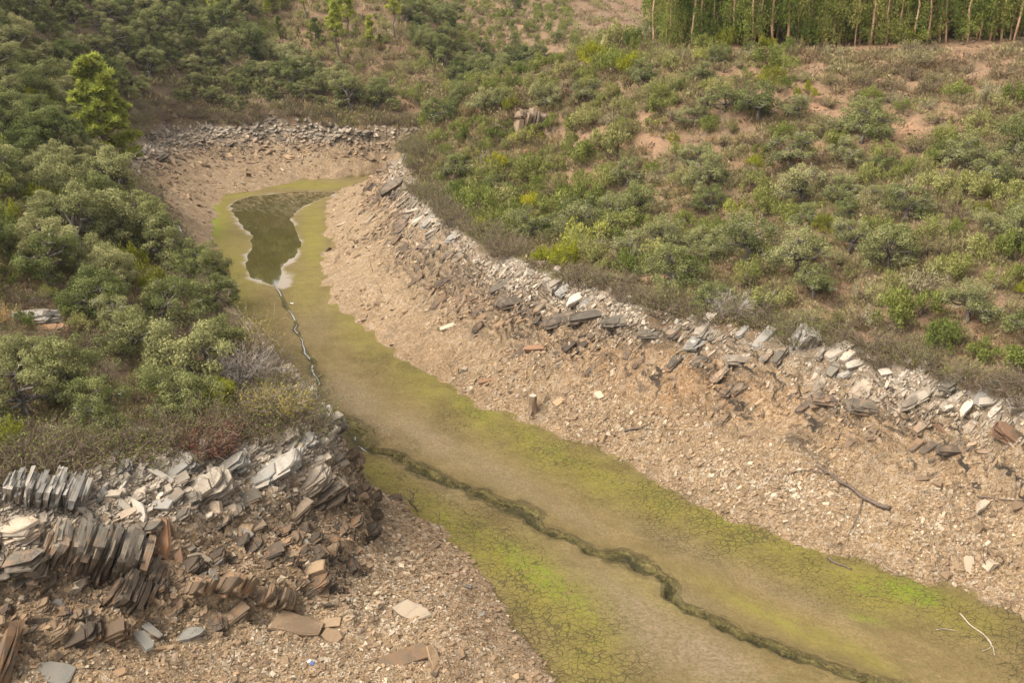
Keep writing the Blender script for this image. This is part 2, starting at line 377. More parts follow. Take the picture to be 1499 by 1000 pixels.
def rock_mat(name, low, high, dark=(.07, .055, .042), bleach=1.0, rust=.25):
    """slate: thin laminations, bleached towards the old waterline, rust stains"""
    t = NT(name); P = t.pos()
    rv = t.math('FRACT', t.math('ADD', t.attr('rv'), t.n('ObjectInfo').outputs['Random']))
    z = t.n('SeparateXYZ', {0: P}).outputs[2]
    n1 = t.noise(P, 2.2, 4, .6); n2 = t.noise(P, 14.0, 4, .65)
    lam = t.noise(t.n('CombineXYZ', {2: t.math('ADD', t.math('MULTIPLY', t.attr('lz'), 26.0), t.math('MULTIPLY', n2, 1.6)), 0: t.math('MULTIPLY', rv, 50.0)}).outputs[0], 1.0, 3, .6)
    up = t.math('MULTIPLY', t.ss(t.math('ADD', z, t.math('MULTIPLY', t.math('SUBTRACT', n1, .5), 3.0)), 3.2, 5.4), bleach); up = t.math('MULTIPLY', up, t.ss(z, 6.3, 7.2, 1.0, .25))
    c = t.mix(up, low, high)
    c = t.mix(1.0, c, t.ramp(rv, [(0, (.62, .60, .58)), (.35, (.88, .86, .84)), (.7, (1.0, 1.0, 1.0)), (1, (1.32, 1.30, 1.26))]), 'MULTIPLY')
    c = t.mix(t.ss(lam, .52, .34, 0, .62), c, dark)
    c = t.mix(t.ss(n2, .62, .8, 0, .5), c, t.mix(1.0, c, (1.35, 1.35, 1.3), 'MULTIPLY'))
    c = t.mix(t.math('MULTIPLY', t.ss(t.math('ADD', n1, t.math('MULTIPLY', rv, .25)), .62, .8), rust), c, (.36, .17, .065))
    c = t.mix(1.0, c, (.80, .80, .80), 'MULTIPLY')
    return t.pbsdf(c, .85, t.bump(t.math('ADD', lam, t.math('MULTIPLY', n2, .6)), .7, .03), .25)

def leaf_mat(name, stops, transl=.29, inst=False):
    """foliage whose shade follows the plant's own tone (object colour) and each leaf's own tone"""
    t = NT(name)
    oi = t.n('ObjectInfo'); base = t.attr('lz') if inst else t.n('SeparateColor', {0: oi.outputs['Color']}).outputs[0]
    rv = t.attr('rv')
    f = t.math('ADD', base, t.math('MULTIPLY', t.math('SUBTRACT', rv, .5), .34), clamp=True)
    c = t.ramp(f, stops)
    c = t.mix(1.0, c, t.ramp(rv, [(0, (.72, .72, .72)), (1, (1.50, 1.48, 1.40))]), 'MULTIPLY')
    d = t.n('BsdfDiffuse', {'Color': c}); tr = t.n('BsdfTranslucent', {'Color': c})
    mx = t.n('MixShader', {0: transl, 1: d.outputs[0], 2: tr.outputs[0]})
    t.t.links.new(mx.outputs[0], t.out.inputs[0]); return t.m

def bark_mat(name, a, b, scale=9.0):
    t = NT(name); P = t.pos()
    n = t.noise(t.vm('MULTIPLY', P, (1, 1, .25)), scale, 4, .65)
    rv = t.math('MULTIPLY', t.attr('rv'), .25)
    return t.pbsdf(t.mix(t.math('ADD', t.ss(n, .3, .7), rv, clamp=True), a, b), .9, t.bump(n, .6, .02), .1)

M_GROUND = ground_mat()
M_SLATE = rock_mat('weathered slate', (.185, .128, .080), (.40, .34, .265), (.055, .042, .031))
M_DARKSLATE = rock_mat('dark slate', (.105, .077, .053), (.24, .21, .165), (.038, .030, .023), .8, .3)
M_PALE = rock_mat('pale slate', (.43, .345, .245), (.52, .455, .375), (.22, .17, .12), 1.0, .12)
M_BLUE = rock_mat('blue grey slate', (.235, .215, .180), (.33, .305, .265), (.11, .10, .085), 1.0, .15)
M_RUST = rock_mat('rusty slate', (.25, .145, .088), (.29, .19, .125), (.11, .065, .043), .3, .45)
M_CHIP = rock_mat('slate chips', (.290, .198, .118), (.39, .33, .255), (.11, .075, .046), 1.0, .10)
M_OAK = leaf_mat('oak leaves', [(0, (.095, .112, .038)), (.35, (.155, .165, .062)), (.7, (.215, .212, .094)), (1, (.265, .250, .115))])
M_SHRUB = leaf_mat('shrub leaves', [(0, (.105, .128, .034)), (.35, (.175, .190, .050)), (.65, (.235, .228, .078)), (.85, (.275, .250, .115)), (1, (.29, .29, .065))])
M_BROOM = leaf_mat('broom leaves', [(0, (.165, .165, .030)), (.5, (.23, .235, .030)), (.8, (.29, .29, .030)), (1, (.38, .34, .03))], .45)
M_HEATH = leaf_mat('heather leaves', [(0, (.135, .105, .068)), (.3, (.200, .155, .088)), (.6, (.205, .180, .078)), (.85, (.285, .235, .125)), (1, (.33, .22, .10))])
M_ROCKROSE = leaf_mat('rockrose leaves', [(0, (.165, .135, .068)), (.4, (.200, .185, .072)), (.7, (.255, .230, .112)), (1, (.30, .265, .16))])
M_PINE = leaf_mat('pine needles', [(0, (.115, .135, .038)), (.5, (.235, .265, .058)), (1, (.40, .40, .065))], .45)
M_EUC = leaf_mat('eucalyptus leaves', [(0, (.110, .150, .034)), (.5, (.180, .215, .050)), (1, (.31, .29, .095))], .45)
M_BRAM = leaf_mat('bramble leaves', [(0, (.120, .105, .045)), (.5, (.130, .145, .040)), (1, (.165, .195, .042))])
M_YELLOW = leaf_mat('yellow leaves', [(0, (.26, .21, .050)), (1, (.32, .26, .07))], .45)
M_RED = leaf_mat('russet twigs', [(0, (0.180, 0.078, 0.054)), (1, (0.288, 0.126, 0.072))])
M_UNDER = leaf_mat('dry undergrowth', [(0, (.175, .120, .072)), (.3, (.250, .195, .115)), (.5, (.205, .175, .078)), (.75, (.310, .255, .150)), (1, (.230, .225, .080))], .2, True)
M_TWIG = bark_mat('dry twigs', (.085, .060, .040), (.200, .150, .105))
M_BARK = bark_mat('oak bark', (.060, .048, .038), (.155, .135, .110))
M_LICHEN = bark_mat('lichened bark', (.21, .195, .130), (.36, .335, .245), 16)
M_EUCBARK = bark_mat('eucalyptus bark', (.30, .15, .085), (.52, .34, .21), 4)
M_PINEBARK = bark_mat('pine bark', (.075, .05, .04), (.17, .12, .09))
M_DEAD = bark_mat('dead wood', (.055, .040, .030), (.16, .12, .09), 20)
M_PALEWOOD = bark_mat('bleached wood', (.25, .20, .15), (.42, .35, .27), 20)
# ------------------------------------------------------------------ mesh building
def unit(v): return v / (np.linalg.norm(v, axis=-1, keepdims=True) + 1e-12)

class Geo:
    def __init__(s): s.v = []; s.q = []; s.t = []; s.qm = []; s.tm = []; s.rv = []; s.lz = []; s.n = 0
    def add(s, v, q=None, t=None, mat=0, rv=.5, lz=None):
        v = np.asarray(v, float).reshape(-1, 3)
        if q is not None and len(q): q = np.asarray(q).reshape(-1, 4) + s.n; s.q.append(q); s.qm.append(np.full(len(q), mat))
        if t is not None and len(t): t = np.asarray(t).reshape(-1, 3) + s.n; s.t.append(t); s.tm.append(np.full(len(t), mat))
        s.v.append(v); s.rv.append(np.broadcast_to(np.asarray(rv, float), (len(v),)).copy())
        s.lz.append(v[:, 2].copy() if lz is None else np.broadcast_to(np.asarray(lz, float), (len(v),)).copy()); s.n += len(v)
    def mesh(s, name, mats, smooth=False):
        me = D.meshes.new(name)
        v = np.concatenate(s.v)
        q = np.concatenate(s.q) if s.q else np.zeros((0, 4), int); t = np.concatenate(s.t) if s.t else np.zeros((0, 3), int)
        mi = np.concatenate(s.qm + s.tm)
        loops = np.concatenate([q.ravel(), t.ravel()]).astype(np.int32)
        st = np.concatenate([np.arange(len(q)) * 4, len(q) * 4 + np.arange(len(t)) * 3]).astype(np.int32)
        me.vertices.add(len(v)); me.vertices.foreach_set('co', v.astype(np.float32).ravel())
        me.loops.add(len(loops)); me.loops.foreach_set('vertex_index', loops)
        me.polygons.add(len(st)); me.polygons.foreach_set('loop_start', st)
        me.polygons.foreach_set('material_index', mi.astype(np.int32))
        me.polygons.foreach_set('use_smooth', np.full(len(st), smooth))
        for k, a in (('rv', s.rv), ('lz', s.lz)):
            at = me.attributes.new(k, 'FLOAT', 'POINT'); at.data.foreach_set('value', np.concatenate(a).astype(np.float32))
        for m in mats: me.materials.append(m)
        me.update(calc_edges=True); me.validate()
        return me

def tube(g, pts, rad, k=5, mat=0, rv=.5):
    pts = np.asarray(pts, float); n = len(pts); rad = np.broadcast_to(np.asarray(rad, float), (n,))
    tg = unit(np.gradient(pts, axis=0)); ref = np.array([.31, .83, .2]) if abs(tg[0][2]) > .7 else np.array([.1, .05, 1.])
    a = unit(np.cross(tg, ref)); b = np.cross(tg, a)
    th = np.arange(k) / k * 2 * math.pi
    V = pts[:, None] + rad[:, None, None] * (np.cos(th)[None, :, None] * a[:, None] + np.sin(th)[None, :, None] * b[:, None])
    i = np.arange(n - 1)[:, None] * k + np.arange(k)[None]; j = np.arange(n - 1)[:, None] * k + (np.arange(k)[None] + 1) % k
    q = np.stack([i, j, j + k, i + k], -1).reshape(-1, 4)
    V = V.reshape(-1, 3)
    cap = [[(n - 1) * k + x for x in (0, m, m + 1)] for m in range(1, k - 1)] + [[0, m + 1, m] for m in range(1, k - 1)]
    g.add(V, q, cap, mat, rv)

def wiggle(r, p0, p1, n=5, amp=.12, up=0.0):
    p0 = np.asarray(p0, float); p1 = np.asarray(p1, float); t = np.linspace(0, 1, n)[:, None]
    L = np.linalg.norm(p1 - p0); w = r.normal(0, amp * L, (n, 3)) * np.sin(t * math.pi) ** .6; w[0] = 0
    p = p0 + (p1 - p0) * t + w; p[:, 2] += up * L * np.sin(t[:, 0] * math.pi); return p

def leaves(g, C, Nn, ln, wd, r, mat=0, rv=None, axis=None):
    """one rhombic leaf per centre, roughly square to Nn"""
    n = len(C); Nn = unit(Nn)
    tdir = r.normal(size=(n, 3)) if axis is None else axis + r.normal(0, .25, (n, 3))
    tdir = unit(tdir - (tdir * Nn).sum(1, keepdims=True) * Nn); b = np.cross(Nn, tdir)
    ln = np.broadcast_to(ln, (n,))[:, None]; wd = np.broadcast_to(wd, (n,))[:, None]
    V = np.stack([C - tdir * ln * .5, C + b * wd * .5, C + tdir * ln * .5, C - b * wd * .5], 1).reshape(-1, 3)
    q = np.arange(n * 4).reshape(n, 4)
    rv = r.random(n) if rv is None else rv
    g.add(V, q, None, mat, np.repeat(rv, 4))

def clump_leaves(g, r, cen, rad, n, ln, wd, mat=0, flat=.8, shell=.55, upb=.35, spread=.7):
    """leaves through a set of unequal clumps; each clump has its own tone"""
    cen = np.asarray(cen); rad = np.asarray(rad)
    w = rad ** 2; k = r.choice(len(cen), n, p=w / w.sum())
    d = r.normal(size=(n, 3)); d[:, 2] += upb; d = unit(d)
    rr = rad[k] * (shell + (1 - shell) * r.random(n) ** .6) * (1 + .16 * r.normal(size=n))
    C = cen[k] + d * rr[:, None] * np.array([1, 1, flat])
    N = d + r.normal(0, spread, (n, 3))
    tone = r.random(len(cen))
    rv = np.clip(.55 * tone[k] + .45 * r.random(n), 0, 1)
    leaves(g, C, N, ln * (.7 + .6 * r.random(n)), wd * (.7 + .6 * r.random(n)), r, mat, rv)

def oak(seed, Rr=1.9, Ht=3.2, n=3600, lichen=0, open_=0.0, ln=.15, wd=.10):
    """irregular crown of a few lobes, each of small leafy clumps, over crooked limbs"""
    r = np.random.default_rng(seed); cen = []; rad = []; lobes = []
    nl = r.integers(3, 6)
    for i in range(nl):
        a = i * 6.283 / nl + r.normal(0, .4); q = Rr * r.uniform(.30, .62)
        lobes.append((q * math.cos(a), q * math.sin(a), Ht * r.uniform(.38, .66), Rr * r.uniform(.36, .58)))
    lobes.append((r.normal(0, .15) * Rr, r.normal(0, .15) * Rr, Ht * .66, Rr * r.uniform(.42, .6)))
    for i in range(r.integers(3, 6)):
        a = r.random() * 6.283; q = Rr * r.uniform(.45, .8); lobes.append((q * math.cos(a), q * math.sin(a), Ht * r.uniform(.16, .30), Rr * r.uniform(.28, .42)))
    for lx, ly, lz, lr in lobes:
        for j in range(r.integers(6, 10)):
            d = r.normal(size=3); d[2] = d[2] * .8 + .25; d = unit(d); q = lr * r.uniform(.5, 1.0)
            cen.append((lx + d[0] * q, ly + d[1] * q, max(.08 * Ht, lz + d[2] * q * .8))); rad.append(lr * r.uniform(.28, .52))
    cen = np.array(cen); rad = np.array(rad); nc = len(cen)
    gt = Geo(); top = np.array([0, 0, Ht * .30]); tr = .055 * Ht
    tube(gt, wiggle(r, (0, 0, -.4), top, 5, .07), np.linspace(tr, tr * .7, 5), 7)
    for lx, ly, lz, lr in lobes:
        e = np.array([lx, ly, lz]); tube(gt, wiggle(r, top, e, 5, .12), np.linspace(tr * .55, tr * .22, 5), 5)
        for c in cen[np.linalg.norm(cen - e, axis=1) < lr * 1.05][:9]: tube(gt, wiggle(r, e, c, 4, .10), np.linspace(tr * .22, .010, 4), 3)
    gc = Geo()
    clump_leaves(gc, r, cen, rad, int(n * (1 - open_)), ln, wd, 0, .75, .45, .55, .6)
    if lichen:
        for i in range(lichen):
            k = r.integers(nc); d = r.normal(size=3); d[2] = abs(d[2]) * .4 + .05; d = unit(d)
            p0 = cen[k] - d * rad[k] * .4; p1 = cen[k] + d * rad[k] * (1.0 + .5 * r.random())
            pp = wiggle(r, p0, p1, 5, .14); tube(gt, pp, np.linspace(.026, .010, 5), 4, 1, r.random())
            for _ in range(3):
                j = r.integers(1, 5); e = pp[j] + unit(r.normal(size=3)) * (.12 + .20 * r.random()); tube(gt, wiggle(r, pp[j], e, 3, .15), np.linspace(.019, .008, 3), 3, 1, r.random())
    return gt.mesh('oak_trunk', [M_BARK, M_LICHEN], True), gc.mesh('oak_crown', [M_OAK])

def shrub(seed, Rr=1.0, Ht=1.3, n=1500, ln=.11, wd=.055, mat=None, twigs=18, flat=.9, spiky=.25, shell=.4):
    r = np.random.default_rng(seed); g = Geo()
    nc = r.integers(13, 20); cen = []; rad = []; sx, sy = r.uniform(.7, 1.15), r.uniform(.7, 1.15)
    for i in range(nc):
        a = r.random() * 6.283; q = Rr * math.sqrt(r.random()) * .85
        cen.append((q * math.cos(a) * sx, q * math.sin(a) * sy, Ht * (.74 - .42 * (q / Rr) ** 2) * (.35 + .75 * r.random()))); rad.append(Rr * (.16 + .20 * r.random()))
    clump_leaves(g, r, cen, rad, int(n * .8), ln, wd, 0, flat, shell, .3)
    m = int(n * .2)
    k = r.integers(nc, size=m); C = np.array(cen)[k] + np.array([0, 0, 1]) * (np.array(rad)[k] * (.7 + spiky * 2 * r.random(m)))[:, None] + r.normal(0, .3, (m, 3)) * np.array(rad)[k][:, None] * [1, 1, .2]
    leaves(g, C, r.normal(size=(m, 3)) * [1, 1, .3], ln * 1.4, wd * .8, r, 0, None, np.tile([0., 0, 1], (m, 1)))
    for i in range(twigs):
        k = r.integers(nc); p1 = np.array(cen[k]) + unit(r.normal(size=3) + [0, 0, .5]) * rad[k] * .9
        tube(g, wiggle(r, (r.normal(0, .1), r.normal(0, .1), -.15), p1, 4, .1), np.linspace(.028, .008, 4), 3, 1, r.random())
    return g.mesh('shrub', [mat or M_SHRUB, M_TWIG])

def thicket(seed, Rr=1.2, Ht=1.3, ntw=230, nl=500, lmat=None, tmat=None, arch=.5):
    """tangle of arching canes with a few leaves"""
    r = np.random.default_rng(seed); g = Geo(); tips = []
    for i in range(ntw):
        a = r.random() * 6.283; q = Rr * math.sqrt(r.random()) * .7
        p0 = np.array([q * math.cos(a), q * math.sin(a), -.1]); b = a + r.normal(0, 1.1); L = Rr * (.4 + .6 * r.random())
        p1 = p0 + np.array([math.cos(b) * L, math.sin(b) * L, Ht * (.15 + .85 * r.random() ** 1.3)])
        pp = wiggle(r, p0, p1, 6, .09, arch * .35 * r.random())
        tube(g, pp, np.linspace(.016, .006, 6), 3, 1, r.random()); tips += [pp[3], pp[4], pp[5]]
    tips = np.array(tips); k = r.integers(len(tips), size=nl)
    leaves(g, tips[k] + r.normal(0, .1, (nl, 3)), r.normal(size=(nl, 3)) + [0, 0, .6], .085, .06, r, 0)
    return g.mesh('thicket', [lmat or M_BRAM, tmat or M_TWIG])

def pine(seed, Ht=6.0, Rr=1.3, tufts=150, bare=.35, big=False):
    r = np.random.default_rng(seed); gt = Geo(); g = Geo()
    lean = r.normal(0, .04, 2) * Ht; tp = np.array([lean[0], lean[1], Ht])
    tr = wiggle(r, (0, 0, -.3), tp, 8, .02); tube(gt, tr, np.linspace(.028 * Ht ** .8 + .03, .02, 8), 7)
    C = []; S = []
    BE = []
    if big:
        for i in range(30):
            f = .10 + .86 * (i / 29) ** .9; a = i * 2.4 + r.normal(0, .3); t = (f - .08) / .92; BE.append((f * Ht, a, Rr * (1 - t ** 1.5 * .80) * r.uniform(.55, 1.05)))
    for i in range(tufts):
        if big:
            zb, a, qb = BE[i % 30]; q0 = qb * r.uniform(.45, 1.0); f = min(.99, zb / Ht)
            c = np.array([lean[0] * f + q0 * math.cos(a), lean[1] * f + q0 * math.sin(a), zb + q0 * .22]) + r.normal(0, .26, 3) * [1, 1, .7]; C.append(c); S.append(.26 + .16 * r.random()); continue
        f = bare + (1 - bare) * r.random() ** .9; z = f * Ht; a = r.random() * 6.283
        t = (f - bare) / (1 - bare)
        env = Rr * (1 - t ** 1.6 * .85) * (.55 + .45 * min(1, t * 4 + .35)); env *= .78 + .35 * math.sin(a * 3 + seed) * math.sin(f * 14 + seed)
        q = env * (.35 + .65 * r.random() ** .5)
        c = np.array([lean[0] * f + q * math.cos(a), lean[1] * f + q * math.sin(a), z + q * .18]); C.append(c); S.append(.26 + .16 * r.random())
        if i % 2 == 0: tube(gt, wiggle(r, (lean[0] * f, lean[1] * f, z - q * .15), c, 4, .06), np.linspace(.03, .008, 4), 3)
    if big:
        for zb, a, qb in BE: tube(gt, wiggle(r, (lean[0] * zb / Ht, lean[1] * zb / Ht, zb - .2), (qb * math.cos(a), qb * math.sin(a), zb + qb * .2), 4, .05), np.linspace(.06, .015, 4), 4)
    C = np.array(C); S = np.array(S) * (1.0 if big else 1.0) * (.55 + .09 * Ht)
    m = 34; n = len(C) * m; k = np.repeat(np.arange(len(C)), m)
    d = r.normal(size=(n, 3)); d[:, 2] = np.abs(d[:, 2]) * 1.1 - .25; d = unit(d); ln = S[k] * (.8 + .5 * r.random(n))
    side = unit(np.cross(d, r.normal(size=(n, 3))))
    rv = np.clip(.5 * r.random(len(C))[k] + .35 * r.random(n) + .1, 0, 1)
    leaves(g, C[k] + d * ln[:, None] * .45, side, ln, S[k] * .26, r, 0, rv, d)
    return gt.mesh('pine_trunk', [M_PINEBARK], True), g.mesh('pine_crown', [M_PINE])

def euc(seed, Ht=13.0):
    r = np.random.default_rng(seed); gt = Geo(); g = Geo()
    lean = r.normal(0, .35, 2); tp = np.array([lean[0], lean[1], Ht])
    tr = wiggle(r, (0, 0, -.3), tp, 9, .008); tube(gt, tr, np.linspace(.085, .03, 9) * (.75 + .7 * r.random()), 7)
    cen = []; rad = []
    for i in range(42):
        f = ((.05 if seed % 2 else .16) + .8 * r.random() ** 1.35); a = r.random() * 6.283; q = (.25 + .85 * r.random()) * (1.1 - .6 * f)
        c = np.array([lean[0] * f + q * math.cos(a), lean[1] * f + q * math.sin(a), f * Ht]); cen.append(c); rad.append(.30 + .40 * r.random())
        tube(gt, wiggle(r, (lean[0] * f, lean[1] * f, f * Ht - .5), c, 4, .06), np.linspace(.025, .008, 4), 3)
    cen = np.array(cen); rad = np.array(rad); n = 2100
    k = r.integers(len(cen), size=n); C = cen[k] + r.normal(0, .5, (n, 3)) * rad[k][:, None] * [1, 1, 1.5]
    tone = r.random(len(cen)); rv = np.clip(.5 * tone[k] + .5 * r.random(n), 0, 1)
    leaves(g, C, r.normal(size=(n, 3)) * [1, 1, .35], .24, .085, r, 0, rv, r.normal(size=(n, 3)) + [0, 0, -.7])
    return gt.mesh('eucalyptus_trunk', [M_EUCBARK], True), g.mesh('eucalyptus_crown', [M_EUC])

# rocks -----------------------------------------------------------------
def ring_outline(r, n, asp, jit=.22):
    """angular outline: a skewed block with some corners broken off"""
    P = []; sk = r.normal(0, .18)
    for cx, cy in ((-1, -1), (1, -1), (1, 1), (-1, 1)):
        cx2 = cx * r.uniform(.78, 1.06); cy2 = cy * r.uniform(.70, 1.08)
        if r.random() < .55:
            a = r.uniform(.15, .7); b = r.uniform(.15, .7)
            e = [(cx2 - cx * a, cy2), (cx2, cy2 - cy * b)]
            P += e if cx * cy > 0 and False else (e if (cx, cy) in ((1, -1), (-1, 1)) else e[::-1])
        else: P.append((cx2, cy2))
    P = np.array(P); P[:, 0] += sk * P[:, 1]
    return P * [1, asp]

def slab_layer(g, r, out, z0, z1, rv, mat=0, tilt=.04):
    n = len(out); rings = []
    for z, sc in ((z0, .90), (z0 + (z1 - z0) * .25, 1.0), (z0 + (z1 - z0) * .8, .99), (z1, .91)):
        p = out * sc * (1 + r.normal(0, .022, (n, 1))); rings.append(np.c_[p, np.full(n, z) + r.normal(0, .012, n) + p[:, 0] * tilt * r.normal()])
    V = np.concatenate(rings); i = np.arange(n); j = (i + 1) % n
    q = np.concatenate([np.stack([i + k * n, j + k * n, j + (k + 1) * n, i + (k + 1) * n], -1) for k in range(3)])
    t = [[3 * n, 3 * n + m, 3 * n + m + 1] for m in range(1, n - 1)] + [[0, m + 1, m] for m in range(1, n - 1)]
    g.add(V, q, t, mat, rv)

def slab(seed, thick=None):
    """one slate slab of unit half-length, of one to four bonded laminae"""
    r = np.random.default_rng(seed); g = Geo(); n = r.integers(6, 10)
    out = ring_outline(r, n, .34 + .38 * r.random()); T = thick or (.10 + .20 * r.random()); k = r.integers(1, 4)
    zs = np.linspace(-T / 2, T / 2, k + 1) + np.r_[0, r.normal(0, T * .05, max(k - 1, 0)), 0]
    for i in range(k):
        o = out * (1 - .07 * r.random()) + r.normal(0, .035, 2); slab_layer(g, r, o, zs[i], zs[i + 1] - .004, .5 + r.normal(0, .05))
    return g

def outcrop(seed, layers=9, asp=.7, T=.85, broken=.5, tight=False):
    """a stack of broken slate beds, unit half-length"""
    r = np.random.default_rng(seed); g = Geo(); z = -T / 2
    base = ring_outline(r, 9, asp)
    while z < T / 2:
        h = T / layers * ((.3 + 1.3 * r.random()) if tight else (.5 + 1.0 * r.random())); f = 1 - .12 * abs(z / T) - (.16 if tight else .28) * r.random() ** (1.5 if tight else 1.0)
        if r.random() < broken:    # the bed is broken across into two or three blocks
            m = r.integers(2, 4); xs = np.sort(np.r_[-1, r.uniform(-.7, .7, m - 1), 1])
            for a, b in zip(xs[:-1], xs[1:]):
                w = (b - a) / 2 * .96; o = ring_outline(r, 7, 1.0, .15) * [w, asp * (.75 + .4 * r.random())]
                slab_layer(g, r, o * f + [(a + b) / 2 * f, r.normal(0, .12)], z, z + h * (.8 + .2 * r.random()), .5 + r.normal(0, .12), 0, .08)
        else:
            slab_layer(g, r, base * f * (1 + r.normal(0, .05, (len(base), 1))) + r.normal(0, .03 if tight else .09, 2), z, z + h * (.99 if tight else .95), .5 + r.normal(0, .12), 0, .06)
        z += h
    return g
# ------------------------------------------------------------------ ground objects
def nearest(a, x, y):
    i = np.clip(np.searchsorted(GX, x), 1, len(GX) - 1); j = np.clip(np.searchsorted(GY, y), 1, len(GY) - 1)
    i = np.where(np.abs(GX[i - 1] - x) < np.abs(GX[i] - x), i - 1, i); j = np.where(np.abs(GY[j - 1] - y) < np.abs(GY[j] - y), j - 1, j)
    return a[j, i]
PXg, PYg, DEP = proj(XX, YY, ZZ)
PXg = np.where(YY < 16, -9999, PXg)

def blobs(px, py, L):
    out = np.zeros(px.shape)
    for (cx, cy, rx, ry, rot, a) in L:
        c, s_ = math.cos(R(rot)), math.sin(R(rot)); u = ((px - cx) * c + (py - cy) * s_) / rx; v = (-(px - cx) * s_ + (py - cy) * c) / ry
        out = np.maximum(out, a * np.exp(-(u * u + v * v) ** 1.3))
    return out
ALG = [(335,420,45,90,0,.9),(322,320,18,45,0,1),(350,500,40,60,20,.7),(458,345,20,60,0,.9),(450,300,15,25,0,.7),(345,286,40,8,-10,.8),(450,271,70,7,0,.9),(450,420,35,40,0,.5),(520,470,60,22,40,.6),
       (540,500,70,26,38,.55),(620,560,70,28,32,.7),(700,605,70,28,32,.9),(790,655,80,30,30,.9),(880,700,80,30,28,.9),(960,735,80,30,26,.9),(1060,775,90,32,24,.9),(1160,815,90,32,22,.8),(1270,860,100,36,20,.9),(1400,900,90,30,18,.7),
       (560,700,50,20,45,.8),(640,760,70,24,42,1),(720,810,80,32,42,1),(790,860,90,46,45,1),(850,905,80,50,50,.9),(860,970,70,50,45,.7),(960,870,90,16,25,.3),(1130,905,120,14,27,.6),(1230,945,100,14,27,.6),(520,640,60,10,40,.5)]
BRI = [(1335,868,75,24,16,.72),(1270,862,40,16,15,.55),(1265,905,70,13,18,.5),(1190,870,60,10,18,.3),(690,778,60,15,42,.4),(640,745,45,9,45,.35),(760,820,60,24,42,.6),(800,850,60,30,42,.62),(850,885,50,26,50,.5),(1085,778,90,10,24,.45),(960,730,60,9,28,.45),(870,690,60,9,30,.4),
       (700,606,70,12,32,.45),(800,655,80,12,30,.45),(900,706,80,12,27,.45),(620,556,60,10,34,.3),(315,322,9,35,0,.8),(325,340,9,25,0,.5),(1130,905,110,5,27,.5),(455,330,9,40,0,.3),(330,440,20,60,0,.3),(440,268,60,4,0,.4)]
GRY = [(520,585,55,26,35,.9),(560,620,70,20,30,.7),(620,640,90,22,28,.8),(720,690,110,20,28,.6),(830,750,90,16,27,.4),(930,905,130,45,38,.9),(1030,960,110,36,28,1),(1000,880,60,20,25,.6),(460,480,26,40,60,.35),(650,715,60,12,30,.4),(1150,870,120,14,22,.4),(1000,800,110,20,24,.35)]
REDB = [(1200,152,70,26,28,1),(1155,106,40,20,0,1),(1075,110,55,14,0,1),(1270,182,50,16,10,.7),(1345,185,75,26,-12,1),(1290,215,80,14,10,.8),(1090,190,40,10,10,.6),(960,290,40,10,20,.7),(1180,425,40,8,0,.6),(930,400,40,10,20,.6),(1010,410,40,8,10,.6),(1400,72,70,13,10,1),(1250,66,250,14,0,1),(1080,70,90,14,0,1),(1450,106,70,5,3,.7),
        (880,255,45,14,-10,.8),(850,205,45,14,-20,.8),(815,195,26,14,0,.7),(930,262,50,12,0,.9),(1010,215,35,10,0,.8),(900,130,40,16,-20,.9),(960,325,40,11,0,.7),(1190,345,70,11,0,.7),(990,345,50,9,10,.7),(1085,205,50,8,0,.5),(1130,150,40,9,0,.5),
        (790,80,60,20,10,.5),(830,95,60,8,0,.5),(740,18,90,12,0,.4),(850,42,60,8,0,.4),(690,105,14,20,-40,.6),(480,55,90,40,0,.4),(640,205,20,6,0,.5),(45,490,55,30,10,.3),(1000,560,160,60,15,.9),(1100,590,110,40,15,.6),(620,530,90,40,30,.35),(1300,650,160,40,12,.4),(255,810,30,30,0,1)]
MIDX_ = lambda y: np.interp(y, [20,30,38,60,100,113], [8,5,2,-5,-26,-30])
dm, dw, s = FD['dm'], FD['dw'], FD['s']
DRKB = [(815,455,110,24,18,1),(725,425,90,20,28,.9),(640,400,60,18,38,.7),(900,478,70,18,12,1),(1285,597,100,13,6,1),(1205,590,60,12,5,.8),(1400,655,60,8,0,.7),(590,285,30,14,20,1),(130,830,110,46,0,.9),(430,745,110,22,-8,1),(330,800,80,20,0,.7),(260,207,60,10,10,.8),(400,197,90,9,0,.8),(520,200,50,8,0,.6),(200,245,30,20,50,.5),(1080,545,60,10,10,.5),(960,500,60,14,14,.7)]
ATT = dict(
    mud=sstep(.5, -.5, dm + fbm(XX * .7, YY * .7, 3, 101) * .5), alg=blobs(PXg, PYg, ALG), bri=blobs(PXg, PYg, BRI), gry=blobs(PXg, PYg, GRY),
    crk=np.clip(sstep(-5.2, -1.2, dm) * sstep(-80, -40, -YY) * (1 + .0 * dm), 0, 1) * (.45 + .55 * sstep(.2, -.2, fbm(XX * .2, YY * .2, 2, 33))),
    chan=FD['chan'], ring=sstep(.55, .12, FD['pond'] + .7 * fbm(XX * .5, YY * .5, 3, 8) + .28 * sstep(84, 96, YY) - .55 * sstep(-19.5, -18.3, XX) * sstep(88, 82, YY)) * sstep(-1, 0, FD['pond'] + .8),
    s=np.clip(s, 0, 1.2), hil=sstep(.7, -.7, dw + fbm(XX * .5, YY * .5, 3, 102) * .8), red=np.clip(np.maximum(blobs(PXg, PYg, REDB), .55 * (dw < 0) * ((XX > MIDX_(YY)) | (YY > 160))) * (.75 + .9 * fbm(XX * .6, YY * .6, 3, 31)), 0, 1),
    par=FD['par'], cdw=FD['cdw'], wid=FD['wid'], cd=line_d(XX, YY, CHAN)[0] + .35 * (1 - FD['chanpar']) * 6, drk=np.clip(FD['amt'] * sstep(.1, -.3, FD['led']) + blobs(PXg, PYg, DRKB) * (.6 + .9 * fbm(XX * 1.1, YY * 1.1, 3, 47)), 0, 1) )
